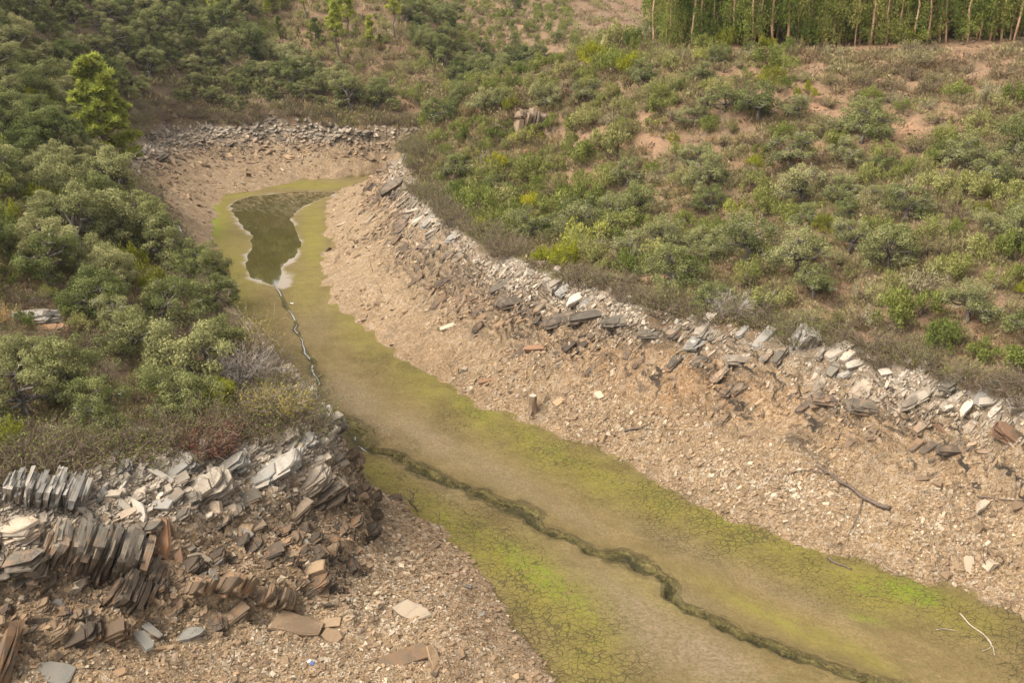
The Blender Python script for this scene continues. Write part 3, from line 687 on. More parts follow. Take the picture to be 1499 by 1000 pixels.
def ground_object(name, mask):
    ny, nx = XX.shape; idx = np.arange(nx * ny).reshape(ny, nx)
    q = np.stack([idx[:-1, :-1], idx[:-1, 1:], idx[1:, 1:], idx[1:, :-1]], -1)[mask]
    used, inv = np.unique(q.ravel(), return_inverse=True)
    me = D.meshes.new(name); v = np.stack([XX, YY, ZZ], -1).reshape(-1, 3)[used]
    me.vertices.add(len(v)); me.vertices.foreach_set('co', v.astype(np.float32).ravel())
    me.loops.add(len(inv)); me.loops.foreach_set('vertex_index', inv.astype(np.int32))
    me.polygons.add(len(q)); me.polygons.foreach_set('loop_start', np.arange(0, len(inv), 4).astype(np.int32))
    me.polygons.foreach_set('use_smooth', np.ones(len(q), bool))
    for k, a in ATT.items():
        at = me.attributes.new(k, 'FLOAT', 'POINT'); at.data.foreach_set('value', a.ravel()[used].astype(np.float32))
    me.materials.append(M_GROUND); me.update(calc_edges=True)
    o = D.objects.new(name, me); COL.objects.link(o); o['kind'] = 'structure'; return o
fc = lambda a: (a[:-1, :-1] + a[1:, :-1] + a[:-1, 1:] + a[1:, 1:]) / 4
fdm, fdw = fc(dm), fc(dw)
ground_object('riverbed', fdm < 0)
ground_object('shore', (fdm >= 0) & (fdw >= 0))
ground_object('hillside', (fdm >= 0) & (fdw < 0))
# pond
def pond():
    P = POND; c = P.mean(0); g = bpy.data.meshes.new('pond_water')
    import bmesh
    bm = bmesh.new(); tg = np.roll(P, -1, 0) - np.roll(P, 1, 0); tg /= np.linalg.norm(tg, axis=1, keepdims=True); nn = np.c_[tg[:, 1], -tg[:, 0]]
    if poly_sd(np.array([P[5, 0] + .3 * nn[5, 0]]), np.array([P[5, 1] + .3 * nn[5, 1]]), P)[0] < 0: nn = -nn
    vs = [bm.verts.new((x, y, -.045)) for x, y in P + nn * .5]; bm.faces.new(vs)
    bmesh.ops.triangulate(bm, faces=bm.faces[:]); bmesh.ops.recalc_face_normals(bm, faces=bm.faces[:])
    for f in bm.faces:
        if f.normal.z < 0: f.normal_flip()
    bm.to_mesh(g); bm.free()
    t = NT('pond water'); n = t.noise(t.pos(), 1.3, 2, .5)
    b = t.n('BsdfPrincipled', {'Base Color': (.062, .052, .016), 'Roughness': .03, 'IOR': 1.4, 'Specular IOR Level': .9, 'Normal': t.bump(n, .015, .05)})
    t.t.links.new(b.outputs[0], t.out.inputs[0]); g.materials.append(t.m)
    o = D.objects.new('pond_water', g); COL.objects.link(o); o['kind'] = 'structure'
pond()
# thin trickle of water in the upper trench, lying on the trench floor
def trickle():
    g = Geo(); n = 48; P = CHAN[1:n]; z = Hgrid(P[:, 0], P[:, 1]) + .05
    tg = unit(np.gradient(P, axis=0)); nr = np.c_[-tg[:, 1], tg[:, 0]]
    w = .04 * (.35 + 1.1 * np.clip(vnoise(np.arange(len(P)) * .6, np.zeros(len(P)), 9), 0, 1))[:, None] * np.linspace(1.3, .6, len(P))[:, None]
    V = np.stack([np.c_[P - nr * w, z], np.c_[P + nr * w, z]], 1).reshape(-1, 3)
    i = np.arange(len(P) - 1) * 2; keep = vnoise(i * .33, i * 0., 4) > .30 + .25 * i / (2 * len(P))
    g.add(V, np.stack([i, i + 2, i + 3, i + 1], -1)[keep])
    t = NT('trickle water'); t.pbsdf((.15, .145, .12), .14, None, .8)  # base colour lightened to paint in the glint of sky on the water
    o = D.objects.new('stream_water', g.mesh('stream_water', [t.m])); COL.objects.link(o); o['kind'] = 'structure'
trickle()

# ------------------------------------------------------------------ tagging
USED = {}
def pct(p):
    px, py, d = proj(*[np.float64(c) for c in p]); return 100 * px / 1499, 100 * py / 1000
def tag(o, label, cat, group=None, at=None):
    if at is not None:
        a, b = pct(at); l2 = f'{label}, {a:.0f}% across and {b:.0f}% down'
        if l2 in USED: l2 = f'{label.removeprefix("small ").removeprefix("large ")}, {a:.1f}% across and {b:.1f}% down'
        label = l2
    USED[label] = 1
    o['label'] = label; o['category'] = cat; o['kind'] = 'thing'
    if group: o['group'] = group
    return o
def in_frame(x, y, z, m=30):
    px, py, d = proj(x, y, z); return (px > -m) & (px < 1499 + m) & (py > -m) & (py < 1000 + m) & (d > 1)
def empty(name, loc):
    o = D.objects.new(name, None); COL.objects.link(o); o.location = loc; o.empty_display_size = .3; return o
def part(name, me, par, tone=None):
    o = D.objects.new(name, me); COL.objects.link(o); o.parent = par
    if tone is not None: o.color = (tone, tone, tone, 1)
    return o

# ------------------------------------------------------------------ where things grow
MIDX = lambda y: np.interp(y, [20,30,38,60,100,113], [8,5,2,-5,-26,-30])
OAKB = lambda py: np.interp(py, [-60,0,50,90,120,150,190], [330,350,375,405,470,560,600])
ROWX = lambda py: np.interp(py, [-20,0,40,80,122], [580,598,625,650,690])
def zone(x, y, px, py, dwv):
    far = (y > 113) & ~(x > 13)
    left = ~far & (x < MIDX(y))
    z = np.where(far, np.where(px < OAKB(py), 2, np.where(np.abs(px - ROWX(py)) < 26, 3, np.where(px < ROWX(py), 4, 5))), np.where(left, 1, 6))
    crest = np.interp(px, [690, 790, 870, 940], [125, 103, 84, 60])
    z = np.where((z == 5) & (px > 690) & (py > crest - 20) & (py < crest + 12), 3, z)
    z = np.where((z == 6) & (py < 70) & (px > 960), 8, z)                       # plantation floor and track
    z = np.where((z == 6) & (py < 145) & (px > 1165), 7, z)                      # grey heath under the plantation
    return np.where(dwv > -.15, 0, z)                                            # 0 = no growth
SPACE = []
class Grid2:
    def __init__(s, c=2.0): s.c = c; s.d = {}
    def free(s, x, y, rad):
        c = s.c; i, j = int(x // c), int(y // c)
        for a in range(i - 2, i + 3):
            for b in range(j - 2, j + 3):
                for (u, v, r2) in s.d.get((a, b), ()):
                    if (u - x) ** 2 + (v - y) ** 2 < (rad + r2) ** 2: return False
        return True
    def put(s, x, y, rad): s.d.setdefault((int(x // s.c), int(y // s.c)), []).append((x, y, rad))
GR = Grid2()
plants = []          # (kind, x, y, z, scale, tone, zone)
def add_plant(kind, x, y, sc, tone, zn, z=None, rad=None, **kw):
    z = float(Hgrid(x, y)) if z is None else z
    plants.append(dict(kind=kind, x=x, y=y, z=z, sc=sc, tone=tone, zone=zn, **kw))
# plants picked out in the photograph: (kind, base pixel, size in m, tone, extra label)
HEROP = [
 ('broom','',(868,97),1.5,.72,'bright lime green round bush on the ridge of the right hill'),
 ('broom','',(922,108),1.5,.66,'yellow-green round bush beside bare red soil on the ridge'),
 ('shrub','deep',(1122,100),1.6,.25,'dense round green bush between two bare earth mounds'),
 ('broom','',(1120,76),1.2,.35,'yellow-green broom bush at the edge of the plantation track'),
 ('broom','',(1125,132),1.4,.3,'olive broom bush just below two bare earth mounds'),
 ('broom','',(1065,72),1.3,.15,'dull round broom bush beside the track under the eucalyptus trees'),
 ('broom','',(1335,66),1.4,.05,'dark round bush at the foot of the eucalyptus trees'),
 ('lich','',(1262,210),2.4,.45,'grey lichened oak standing on the large bare red clearing'),
 ('lich','',(1060,165),2.0,.35,'spreading lichened oak below the earth mounds on the ridge'),
 ('lich','',(1040,310),1.5,.3,'round dense oak low in the middle of the right hill'),
 ('lich','',(1190,440),1.45,.4,'round grey-green oak behind the bramble edge of the right shore'),
 ('lich','',(1090,385),2.0,.35,'wide oak with a bright green flank above the bramble edge'),
 ('lich','',(1230,300),1.6,.5,'grey oak half bare of leaves halfway up the right hill'),
 ('shrub','deep',(1145,205),1.1,.2,'small vivid green bush under lichened oaks on the right hill'),
 ('broom','',(822,392),1.4,.5,'olive-green broom with a domed top above the right shore rocks'),
 ('broom','',(790,385),.9,.5,'light green broom beside a domed olive broom above the shore'),
 ('broom','',(705,338),1.0,.6,'small lime green bush at the rim of the right shore'),
 ('broom','',(770,312),1.3,.9,'flat-topped bush with yellow crown above the right shore brambles'),
 ('broom','',(728,250),1.0,.95,'yellow-green bush among green shrubs on the lower right hill'),
 ('shrub','deep',(820,320),1.7,.35,'large rounded green shrub near the foot of the right hill'),
 ('shrub','deep',(860,305),1.7,.3,'large dark rounded shrub near the foot of the right hill'),
 ('shrub','grey',(905,345),1.8,.45,'soft green shrub leaning over the right shore brambles'),
 ('shrub','deep',(1345,460),1.3,.35,'upright fresh green shrub above the tangled brambles'),
 ('oak','',(285,575),2.1,.75,'large pale grey-green oak at the tip of the left slope'),
 ('oak','',(262,615),1.6,.45,'fresh green low tree in front of the pale oak on the left slope'),
 ('lich','',(188,528),1.9,.5,'oak with pale lichened branches above the left promontory'),
 ('oak','',(30,552),1.4,.72,'pale grey-green oak at the left edge below the stone wall'),
 ('oak','',(40,615),1.8,.62,'olive oak at the left edge above the heather'),
 ('oak','',(95,572),.8,.62,'small grey oak leaning on a lichened boulder'),
 ('lich','',(150,628),1.6,.35,'bushy green oak with few lichened twigs above the left promontory'),
 ('oak','',(310,425),2.0,.6,'slender leaning oak overhanging the pond shore'),
 ('broom','',(262,408),1.1,.2,'bright green bush among grey oaks beside the pond shore'),
 ('oak','',(190,352),2.2,.45,'tall oak in the middle of the left wood, below the bright pine'),
 ('oak','',(240,400),2.1,.6,'broad pale oak facing the pond from the left wood'),
 ('oak','',(285,412),1.7,.35,'dark oak next to the broad pale oak facing the pond'),
 ('oak','',(322,440),1.3,.55,'rounded oak at the mud edge left of the stream'),
 ('oak','',(140,330),2.3,.3,'dark broad oak uphill of the pond-side oaks'),
 ('oak','',(120,380),2.2,.62,'large grey-green oak downhill of the dark broad oak'),
 ('oak','',(318,462),1.5,.4,'small dark oak above the mud between the leaning oak and the pale oak'),
 ('oak','',(328,520),1.4,.5,'small grey-green oak above the mud next to the pale oak'),
 ('oak','',(75,415),1.6,.2,'dark green oak directly above the ruined stone wall'),
 ('oak','',(150,415),1.8,.6,'broad grey-green oak uphill of the lichened oak'),
 ('oak','',(230,385),1.9,.5,'broad oak beside the bright green bush near the pond shore'),
 ('broom','',(245,585),1.0,.1,'dark green bush under the large pale oak on the left slope'),
]
def radius(kind, sc): return sc * dict(oak=.62, lich=.62, shrub=.72, broom=.72, heather=.7, bramble=.6, rock=.7, scrub=.7).get(kind, .5)
SIZE1 = dict(oak=1.9, lich=1.9, shrub=1.15, broom=1.1, heather=.8, bramble=1.3, rock=1.0, scrub=1.15)
for kind, sub, p, rad_, tone, lb in HEROP:
    x, y, z = ground(*p); sc = rad_ / SIZE1[kind]
    add_plant(kind, x, y, sc, tone, 0, z, label=lb, sub=sub, hero=True); GR.put(x, y, rad_ * .6)

def scatter(n, box, want):
    """random ground points in a plan box, nearest first thinned by distance"""
    x = rng.uniform(box[0], box[1], n); y = rng.uniform(box[2], box[3], n); z = Hgrid(x, y)
    px, py, d = proj(x, y, z); dwv = nearest(FD['dw'], x, y); zn = zone(x, y, px, py, dwv)
    ok = (zn > 0) & in_frame(x, y, z + 1.0, 45) & visible(x, y, z + 1.2) & (x > -.56 * y - 4)
    ok &= np.isin(zn, want)
    return [a[ok] for a in (x, y, z, px, py, zn, dwv)]
def grow(n, box, want, chooser):
    x, y, z, px, py, zn, dwv = scatter(n, box, want)
    bare = blobs(px, py, REDB)
    for i in range(len(x)):
        c = chooser(x[i], y[i], px[i], py[i], zn[i], -dwv[i], bare[i])
        if c is None: continue
        kind, rad_, tone, sub, gap = c; rr = rad_ * gap
        if GR.free(x[i], y[i], rr):
            GR.put(x[i], y[i], rr); add_plant(kind, float(x[i]), float(y[i]), rad_ / SIZE1[kind], tone, int(zn[i]), float(z[i]), sub=sub)
U = random.random
# tangled edge along the old waterline
def edge(x, y, px, py, zn, hd, bare):
    if zn in (2, 4):
        if hd > 2.2 or U() < .72: return None
        return ('bramble', random.uniform(.8, 1.5), U(), '', .5)
    if hd > 2.4 or y > 120: return None
    if zn == 1 and y > 46 and U() < .8: return None
    if zn == 6 and (hd > 1.5 or U() < (.45 if px < 900 else .15)): return None
    return ('bramble', random.uniform(.8, 1.5), U(), '', .5)
grow(60000, (-48, 32, 28, 142), [1, 2, 4, 6], edge)
def oaks(x, y, px, py, zn, hd, bare):
    if hd < .5: return None
    if zn == 1 and px > 175 and py < 350: return None
    if zn == 1 and ((px - 50) / 95) ** 2 + ((py - 488) / 52) ** 2 < 1: return None
    if zn == 1 and py > 440 and U() < (.95 if py > 500 else .45): return None
    if zn == 1: return ('oak' if U() < .8 else 'lich', random.uniform(1.4, 2.9), np.clip(random.gauss(.55, .36), 0, 1), '', .50) if U() < .74 else (('shrub', random.uniform(1.2, 2.0), U() * .6, 'deep', .6) if U() < .7 else ('broom', random.uniform(1.0, 1.6), U() * .5, '', .6))
    if zn == 2:
        if px > 330 and py < 60 and U() < .6: return None
        return ('oak', random.choice([1.2, 1.6, 2.0, 2.5, 3.0]) * random.uniform(.9, 1.1), np.clip(random.gauss(.55, .28), 0, 1), '', .54)
    if zn == 3: return ('oak', random.uniform(1.5, 2.6), np.clip(random.gauss(.3, .15), 0, 1), '', .55)
    return None
grow(26000, (-95, 5, 28, 215), [1, 2, 3], oaks)
def righth_big(x, y, px, py, zn, hd, bare):
    if (bare > .4 and U() < .95) or hd < .5: return None
    u = U()
    if px < 940:
        if u < .62: return ('shrub', random.uniform(1.1, 2.0), np.clip(random.gauss(.45, .25), 0, 1), random.choice(['deep', 'deep', 'grey', 'lime']), .52)
        return ('lich', random.uniform(1.4, 2.3), np.clip(random.gauss(.55, .2), 0, 1), '', .54)
    if u < .55: return ('lich', random.uniform(1.1, 2.2), np.clip(random.gauss(.52, .2), 0, 1), '', .62)
    return ('shrub', random.uniform(.9, 1.5), np.clip(random.gauss(.5, .27), 0, 1), random.choice(['deep', 'grey', 'grey', 'lime']), .68)
grow(900, (-14, 60, 40, 116), [6], righth_big)
def righth(x, y, px, py, zn, hd, bare):
    if (bare > .45 and U() < .9) or hd < .7: return None
    u = U()
    if u < (.5 if px < 940 else .22): return ('shrub', random.uniform(.7, 1.3), np.clip(random.gauss(.45, .25), 0, 1), random.choice(['deep', 'grey', 'lime']), .5)
    if u < (.56 if px < 940 else .26): return ('broom', random.uniform(.5, 1.1), U() ** 1.8 * .8, '', .6)
    if u < (.82 if px < 940 else .72): return ('rock', random.uniform(.6, 1.2), np.clip(random.gauss(.5, .3), 0, 1), '', .5)
    return ('heather', random.uniform(.5, 1.0), U(), '', .55)
grow(9000, (-14, 60, 40, 116), [6], righth)
def heath(x, y, px, py, zn, hd, bare):
    if bare > .6 and U() < .9: return None
    if zn == 8:
        return ('heather', random.uniform(.4, .8), U(), '', .8) if 97 < y < 103 and U() < .4 else None
    if zn == 7:
        if py < 104 and U() < .75: return None
        return ('heather', random.uniform(.7, 1.2), random.choice([.05, .15, .3, .6]), '', .56) if U() < .8 else ('rock', random.uniform(.8, 1.3), .75, '', .6) if U() < .7 else ('lich', random.uniform(1.0, 1.6), .6, '', .7)
    if zn == 4:
        f = sstep(60, 140, py)
        if U() < .35 + .4 * f: return ('scrub', random.uniform(.8, 1.9), np.clip(random.gauss(.62, .2), 0, 1), 'grey', .58)
        return ('heather', random.uniform(.8, 1.4), U(), '', .66)
    if zn == 5:
        u = U()
        if u < .12: return ('oak', random.uniform(1.6, 2.6), .4, '', 1.0)
        return ('scrub', random.uniform(.9, 1.8), np.clip(random.gauss(.45, .25), 0, 1), random.choice(['deep', 'grey']), .92)
    return None
grow(14000, (-60, 95, 70, 330), [4, 5, 7, 8], heath)
def leftlow(x, y, px, py, zn, hd, bare):
    if hd < .6: return None
    if py < 400 and U() < .6: return None
    u = U()
    if u < .45: return ('heather', random.uniform(.5, 1.0), random.choice([.05, .1, .3, .5, 1.]), '', .7)
    if u < .65: return ('shrub', random.uniform(.5, 1.1), U() * .7, random.choice(['deep', 'grey']), .7)
    return ('bramble', random.uniform(.7, 1.1), U(), '', .7)
grow(5000, (-40, 0, 28, 62), [1], leftlow)

# ------------------------------------------------------------------ plant meshes
MESH = {}
MESH['oak'] = [oak(100 + i, 1.9, [3.0, 3.6, 2.7, 4.2, 3.1, 3.4, 3.8, 3.0][i], 11000, 12 if i % 2 else 0, 0, .105, .07) for i in range(8)]
MESH['lich'] = [oak(200 + i, 1.9, [2.7, 2.4, 3.0, 2.5, 2.8, 2.3][i], 8500, [34, 24, 40, 14, 30, 18][i], [.25, .1, .4, .05, .3, .15][i], .10, .062) for i in range(6)]
MESH['shrubdeep'] = [shrub(300 + i, 1.15, [1.7, 2.0, 1.5][i], 2200, .115, .06) for i in range(3)]
MESH['shrubgrey'] = [shrub(320 + i, 1.15, [1.5, 1.3, 1.8][i], 1500, .10, .05, None, 40) for i in range(3)]
MESH['shrublime'] = [shrub(340 + i, 1.15, [1.6, 1.9, 1.5][i], 1900, .12, .06, None, 10) for i in range(3)]
MESH['broom'] = [shrub(360 + i, 1.1, [1.8, 1.5, 1.3][i], 2000, .14, .05, M_BROOM, 16, .9, .5) for i in range(3)]
MESH['heather'] = [shrub(380 + i, .8, [.75, .9, .65, 1.0][i], 900, .09, .035, M_HEATH, 46, .8, .6, .3) for i in range(4)]
MESH['rock'] = [shrub(420 + i, 1.0, [1.1, 1.4, 1.0, 1.25][i], [1000, 1300, 700, 1100][i], .10, .04, M_ROCKROSE, 60, .85, .5, .3) for i in range(4)]
for k_ in ('deep', 'grey', 'lime'): MESH['scrub' + k_] = MESH['shrub' + k_]
MESH['bramble'] = [thicket(400 + i, 1.3, [1.5, 1.2, 1.8, 1.3][i], [200, 240, 180, 220][i], [600, 350, 850, 220][i]) for i in range(4)]
ZP = {0: '', 1: 'on the left slope', 2: 'on the slope beyond the pond', 3: 'in the gully behind the pond', 4: 'on the hill behind the pond', 5: 'on the far hillside',
      6: 'on the right hillside', 7: 'on the heath below the plantation', 8: 'beside the plantation track'}
NAMES = dict(oak='holm_oak', lich='lichened_oak', shrub='green_shrub', broom='broom_bush', heather='heather_bush', rock='rockrose_bush', scrub='scrub_bush', bramble='bramble_thicket')
CATS = dict(oak='oak tree', lich='lichened oak', shrub='shrub', broom='broom bush', heather='heather', rock='rockrose', scrub='scrub bush', bramble='bramble')
GRPS = dict(oak='holm oaks on the slopes', lich='lichened oaks', shrub='green shrubs', broom='broom bushes', heather='heather bushes', rock='rockrose bushes', scrub='scrub bushes of the far hills', bramble='bramble thickets along the old waterline')
def tword(kind, t, sub):
    if kind == 'oak': return 'dark green' if t < .33 else 'grey-green' if t < .66 else 'pale olive'
    if kind == 'lich': return 'dark' if t < .35 else 'grey-green' if t < .68 else 'pale grey'
    if kind in ('shrub', 'scrub'): return 'deep green' if t < .35 else 'mid green' if t < .65 else 'grey-green' if t < .88 else 'lime green'
    if kind == 'rock': return 'brown-green' if t < .35 else 'dull green' if t < .7 else 'greyish'
    if kind == 'broom': return 'olive' if t < .35 else 'yellow-green' if t < .75 else 'bright yellow'
    if kind == 'heather': return 'dark brown' if t < .2 else 'brown' if t < .45 else 'olive' if t < .75 else 'straw-coloured'
    return 'bare brown' if t < .33 else 'brown' if t < .66 else 'greenish'
NOUN = dict(oak='oak', lich='lichened oak', shrub='shrub', broom='broom', heather='heather', rock='rockrose', scrub='bush', bramble='bramble')
LIMIT = dict(oak=298, lich=235, shrub=292, broom=120, heather=292, rock=285, scrub=292, bramble=285)
for kind in NAMES:
    L = [p for p in plants if p['kind'] == kind]
    L.sort(key=lambda p: -(p['sc'] / p['y'] + (9 if p.get('hero') else 0)))
    print(kind, len(L), [sum(1 for p in L if p['zone'] == z) for z in range(9)])
    if kind == 'oak': REST_OAKS = L[LIMIT[kind]:]
    L = L[:LIMIT[kind]]
    qs = sorted(p['sc'] for p in L); lo, hi = qs[len(qs) // 3], qs[2 * len(qs) // 3]
    for n, p in enumerate(L):
        key = kind + (p.get('sub') or '') if kind in ('shrub', 'scrub') else kind
        V = MESH[key]; v = V[random.randrange(len(V))] if not p.get('hero') else V[n % len(V)]
        sc = p['sc']; rot = U() * 6.283; loc = (p['x'], p['y'], p['z'] - .05)
        if kind in ('oak', 'lich'):
            o = empty(NAMES[kind], loc); part('trunk', v[0], o); c = part('crown', v[1], o, float(p['tone']))
        else:
            o = D.objects.new(NAMES[kind], v); COL.objects.link(o); o.location = loc; o.color = (float(p['tone']),) * 3 + (1,)
        o.rotation_euler = (random.gauss(0, .06), random.gauss(0, .06), rot); h = random.uniform(.88, 1.15)
        o.scale = (sc * random.uniform(.92, 1.08), sc, sc * h)
        if p.get('label'): tag(o, p['label'], CATS[kind], GRPS[kind])
        else:
            szw = 'small ' if sc < lo else 'large ' if sc > hi else ''
            ph = ZP[p['zone']]
            if kind == 'bramble': ph = 'edging the far rocks' if p['y'] > 113 else 'edging the left rocks' if p['zone'] == 1 else 'edging the right shore'
            mid = (p['x'], p['y'], p['z'] + SIZE1[kind] * sc * .7)
            tag(o, f"{szw}{tword(kind, p['tone'], p.get('sub'))} {NOUN[kind]} {ph}", CATS[kind], GRPS[kind], mid)

# the oaks beyond the 298 largest, as one far wood
def far_wood():
    r = np.random.default_rng(12); g = Geo()
    for p in REST_OAKS:
        me = MESH['oak'][int(r.integers(8))][1]; n = len(me.vertices); v = np.empty(n * 3, np.float32); me.vertices.foreach_get('co', v); rv = np.empty(n, np.float32); me.attributes['rv'].data.foreach_get('value', rv)
        v = v.reshape(-1, 4, 3).astype(float); k = r.choice(len(v), 2400, replace=False); q = v[k]; c = q.mean(1, keepdims=True); q = c + (q - c) * 2.0
        a = r.random() * 6.283; ca, sa = math.cos(a), math.sin(a); q = np.stack([q[..., 0] * ca - q[..., 1] * sa, q[..., 0] * sa + q[..., 1] * ca, q[..., 2]], -1) * p['sc'] + [p['x'], p['y'], p['z'] - .05]
        g.add(q.reshape(-1, 3), np.arange(len(k) * 4).reshape(-1, 4), None, 0, np.clip(rv.reshape(-1, 4)[k].ravel() * .6 + .4 * r.random(), 0, 1))
    o = D.objects.new('far_wood', g.mesh('far_wood', [M_OAK])); COL.objects.link(o); o['kind'] = 'stuff'; o.color = (.5, .5, .5, 1)
if REST_OAKS: far_wood()

# ------------------------------------------------------------------ pines
PM = [pine(500 + i, [5.5, 6.5, 4.6, 7.2][i], [1.1, 1.2, 1.0, 1.25][i], [70, 80, 90, 70][i], [.38, .45, .2, .5][i]) for i in range(4)]
PB = [pine(520 + i, 3.0, 1.25, 75, .05) for i in range(2)]
BIG = pine(541, 9.3, 3.3, 760, .08, True)
def put_pine(meshes, p, ht, h0, tone, lb, rot=0):
    x, y, z = ground(*p); o = empty('pine_tree', (x, y, z - .05)); part('trunk', meshes[0], o); part('crown', meshes[1], o, tone)
    k = ht / h0; o.scale = (k, k, k); o.rotation_euler = (0, 0, rot); tag(o, lb, 'pine tree', 'pines')
for i, (p, hpx, v, tone, lb) in enumerate([
  ((497,96),85,1,.45,'tall slim pine standing lowest among the pines on the open hill'),((490,65),78,3,.35,'slim pine with dark trunk just uphill of the lowest pine'),((508,52),62,0,.5,'young pine between two slim pines on the open hill'),
  ((578,62),72,3,.6,'open-crowned pine with bare dark trunk beside the gully oaks'),((545,80),52,0,.5,'small bright pine between the lowest pine and the gully oaks'),((448,38),62,1,.45,'slim pine cut by the top edge, standing apart on bare soil'),
  ((482,22),40,0,.5,'pine top at the frame edge above the slim pair'),((512,28),30,2,.4,'small pine behind the slim pair near the top'),((476,15),45,1,.6,'pale pine reaching the top edge beside another pine'),
  ((312,25),40,0,.7,'yellowish young pine at the border of the oak wood'),((322,32),38,0,.6,'second yellowish young pine at the border of the oak wood'),((345,24),30,2,.55,'faded young pine right of the pair by the oak wood'),((392,28),34,2,.5,'green-yellow pine leaning beside a dark round pine'),((335,18),34,2,.3,'dark green young pine behind the yellowish pair')]):
    x, y, z = ground(*p); put_pine(PM[v], p, hpx * y / F, [5.5, 6.5, 4.6, 7.2][v], tone + .22, lb, i)
for i, (p, hpx, tone, lb) in enumerate([((408,54),28,.12,'dark round pine bush low on the open hill'),((462,66),36,.1,'dark pine bush leaning on the bare soil of the open hill'),((420,16),26,.15,'dark pine bush near the top left of the open hill'),((400,20),30,.1,'blue-green round pine beside a yellower pine'),((437,54),12,.3,'tiny round pine seedling between two dark pine bushes'),((386,46),18,.2,'small dull pine bush at the oak wood border'),((556,70),18,.1,'small dark pine sapling beside the bright small pine')]):
    x, y, z = ground(*p); put_pine(PB[i % 2], p, hpx * y / F, 3.0, tone, lb, i)
x, y, z = ground(165, 250)
put_pine(BIG, (165, 250), 160 * y / F, 9.3, .62, 'large bright yellow-green pine above the left rocks of the pond', .6)

# ------------------------------------------------------------------ eucalyptus plantation
EM = [euc(600 + i, [13, 14, 12.5, 13.5, 14.5, 12][i]) for i in range(6)]
ne = 0
for row in range(6):
    yy = 97 + row * 2.4
    xx = 14.5 + .2 * row
    while xx < .53 * (yy + 2) + 2 and ne < 292:
        x = xx + random.gauss(0, .8); y = yy + random.gauss(0, .5) + (x - 14) * -.08; z = float(Hgrid(x, y))
        v = EM[random.randrange(6)]; o = empty('eucalyptus_tree', (x, y, z)); part('trunk', v[0], o); tone = float(np.clip(random.gauss(.5, .25), 0, 1)); part('crown', v[1], o, tone)
        k = random.uniform(.85, 1.12); o.scale = (k, k, k); o.rotation_euler = (random.gauss(0, .02), random.gauss(0, .02), U() * 6.283)
        tag(o, ['slender', 'straight', 'thin'][ne % 3] + f' tan-trunked eucalyptus in the {["front", "second", "third", "fourth", "fifth", "rear"][row]} plantation row', 'eucalyptus', 'plantation eucalyptus trees', (x, y, z + .8)); ne += 1
        xx += random.uniform(.45, .95) * (1.0 + .03 * row)
print('eucs', ne)

# ------------------------------------------------------------------ undergrowth: one mass of small tufts
def tufts():
    r = np.random.default_rng(77); T = []
    for i in range(8):
        g = Geo(); n = 44; d = r.normal(size=(n, 3)); d[:, 2] = np.abs(d[:, 2]) * .6; d = unit(d)
        C = d * np.array([.36, .36, .30]) * (.35 + .65 * r.random((n, 1))); C[:, 2] += .04
        ax = unit(d + [0, 0, .9]); side = unit(np.cross(ax, r.normal(size=(n, 3))))
        wide = r.random(n) < .45
        leaves(g, C, side, np.where(wide, .13, .30), np.where(wide, .07, .022), r, 0, r.random(n), ax); T.append((np.concatenate(g.v), np.concatenate(g.rv)))
    N = 150000
    y = 27 + (1 - r.random(N) ** .75) * 250; y = np.where(r.random(N) < .55, r.uniform(27, 118, N), y); x = r.uniform(-.56, .56, N) * (y + 4)
    z = Hgrid(x, y); px, py, d = proj(x, y, z); dwv = nearest(FD['dw'], x, y); bare = blobs(px, py, REDB); patch = fbm(x * .25, y * .25, 3, 55)
    ok = ~((px > 960) & (y < 98) & (py < 76)) & ~((y > 165) & (r.random(N) < .45)) & (dwv < -.1) & in_frame(x, y, z, 40) & visible(x, y, z, .5) & (r.random(N) > bare * 1.2) & (r.random(N) < .62 + .8 * patch)
    x, y, z, px, py, patch = [a[ok][:27000] for a in (x, y, z, px, py, patch)]; n = len(x); print('tufts', n)
    left = x < MIDX(y); thin = (~left) & (y < 118) & (r.random(n) < .45); x, y, z, px, py, patch, left = [a[~thin] for a in (x, y, z, px, py, patch, left)]; n = len(x)
    tone = np.clip(np.where((px > 1165) & (py < 145), .25, np.where(left & (y < 113), .28, .5)) + .9 * fbm(x * .4, y * .4, 3, 66) + r.normal(0, .16, n), 0, 1)
    sc = r.uniform(.7, 1.6, n) * np.clip(y / 55, .8, 2.8); k = r.integers(8, size=n); g = Geo()
    for i in range(8):
        m = k == i; v, rv = T[i]; a = r.random(m.sum()) * 6.283; c, s_ = np.cos(a), np.sin(a)
        V = v[None] * sc[m][:, None, None]; V = np.stack([V[..., 0] * c[:, None] - V[..., 1] * s_[:, None], V[..., 0] * s_[:, None] + V[..., 1] * c[:, None], V[..., 2]], -1) + np.c_[x[m], y[m], z[m]][:, None]
        g.add(V.reshape(-1, 3), np.arange(V.shape[0] * V.shape[1]).reshape(-1, 4), None, 0, np.tile(rv, m.sum()), np.repeat(tone[m], len(v)))
    o = D.objects.new('undergrowth', g.mesh('undergrowth', [M_UNDER])); COL.objects.link(o); o['kind'] = 'stuff'
tufts()
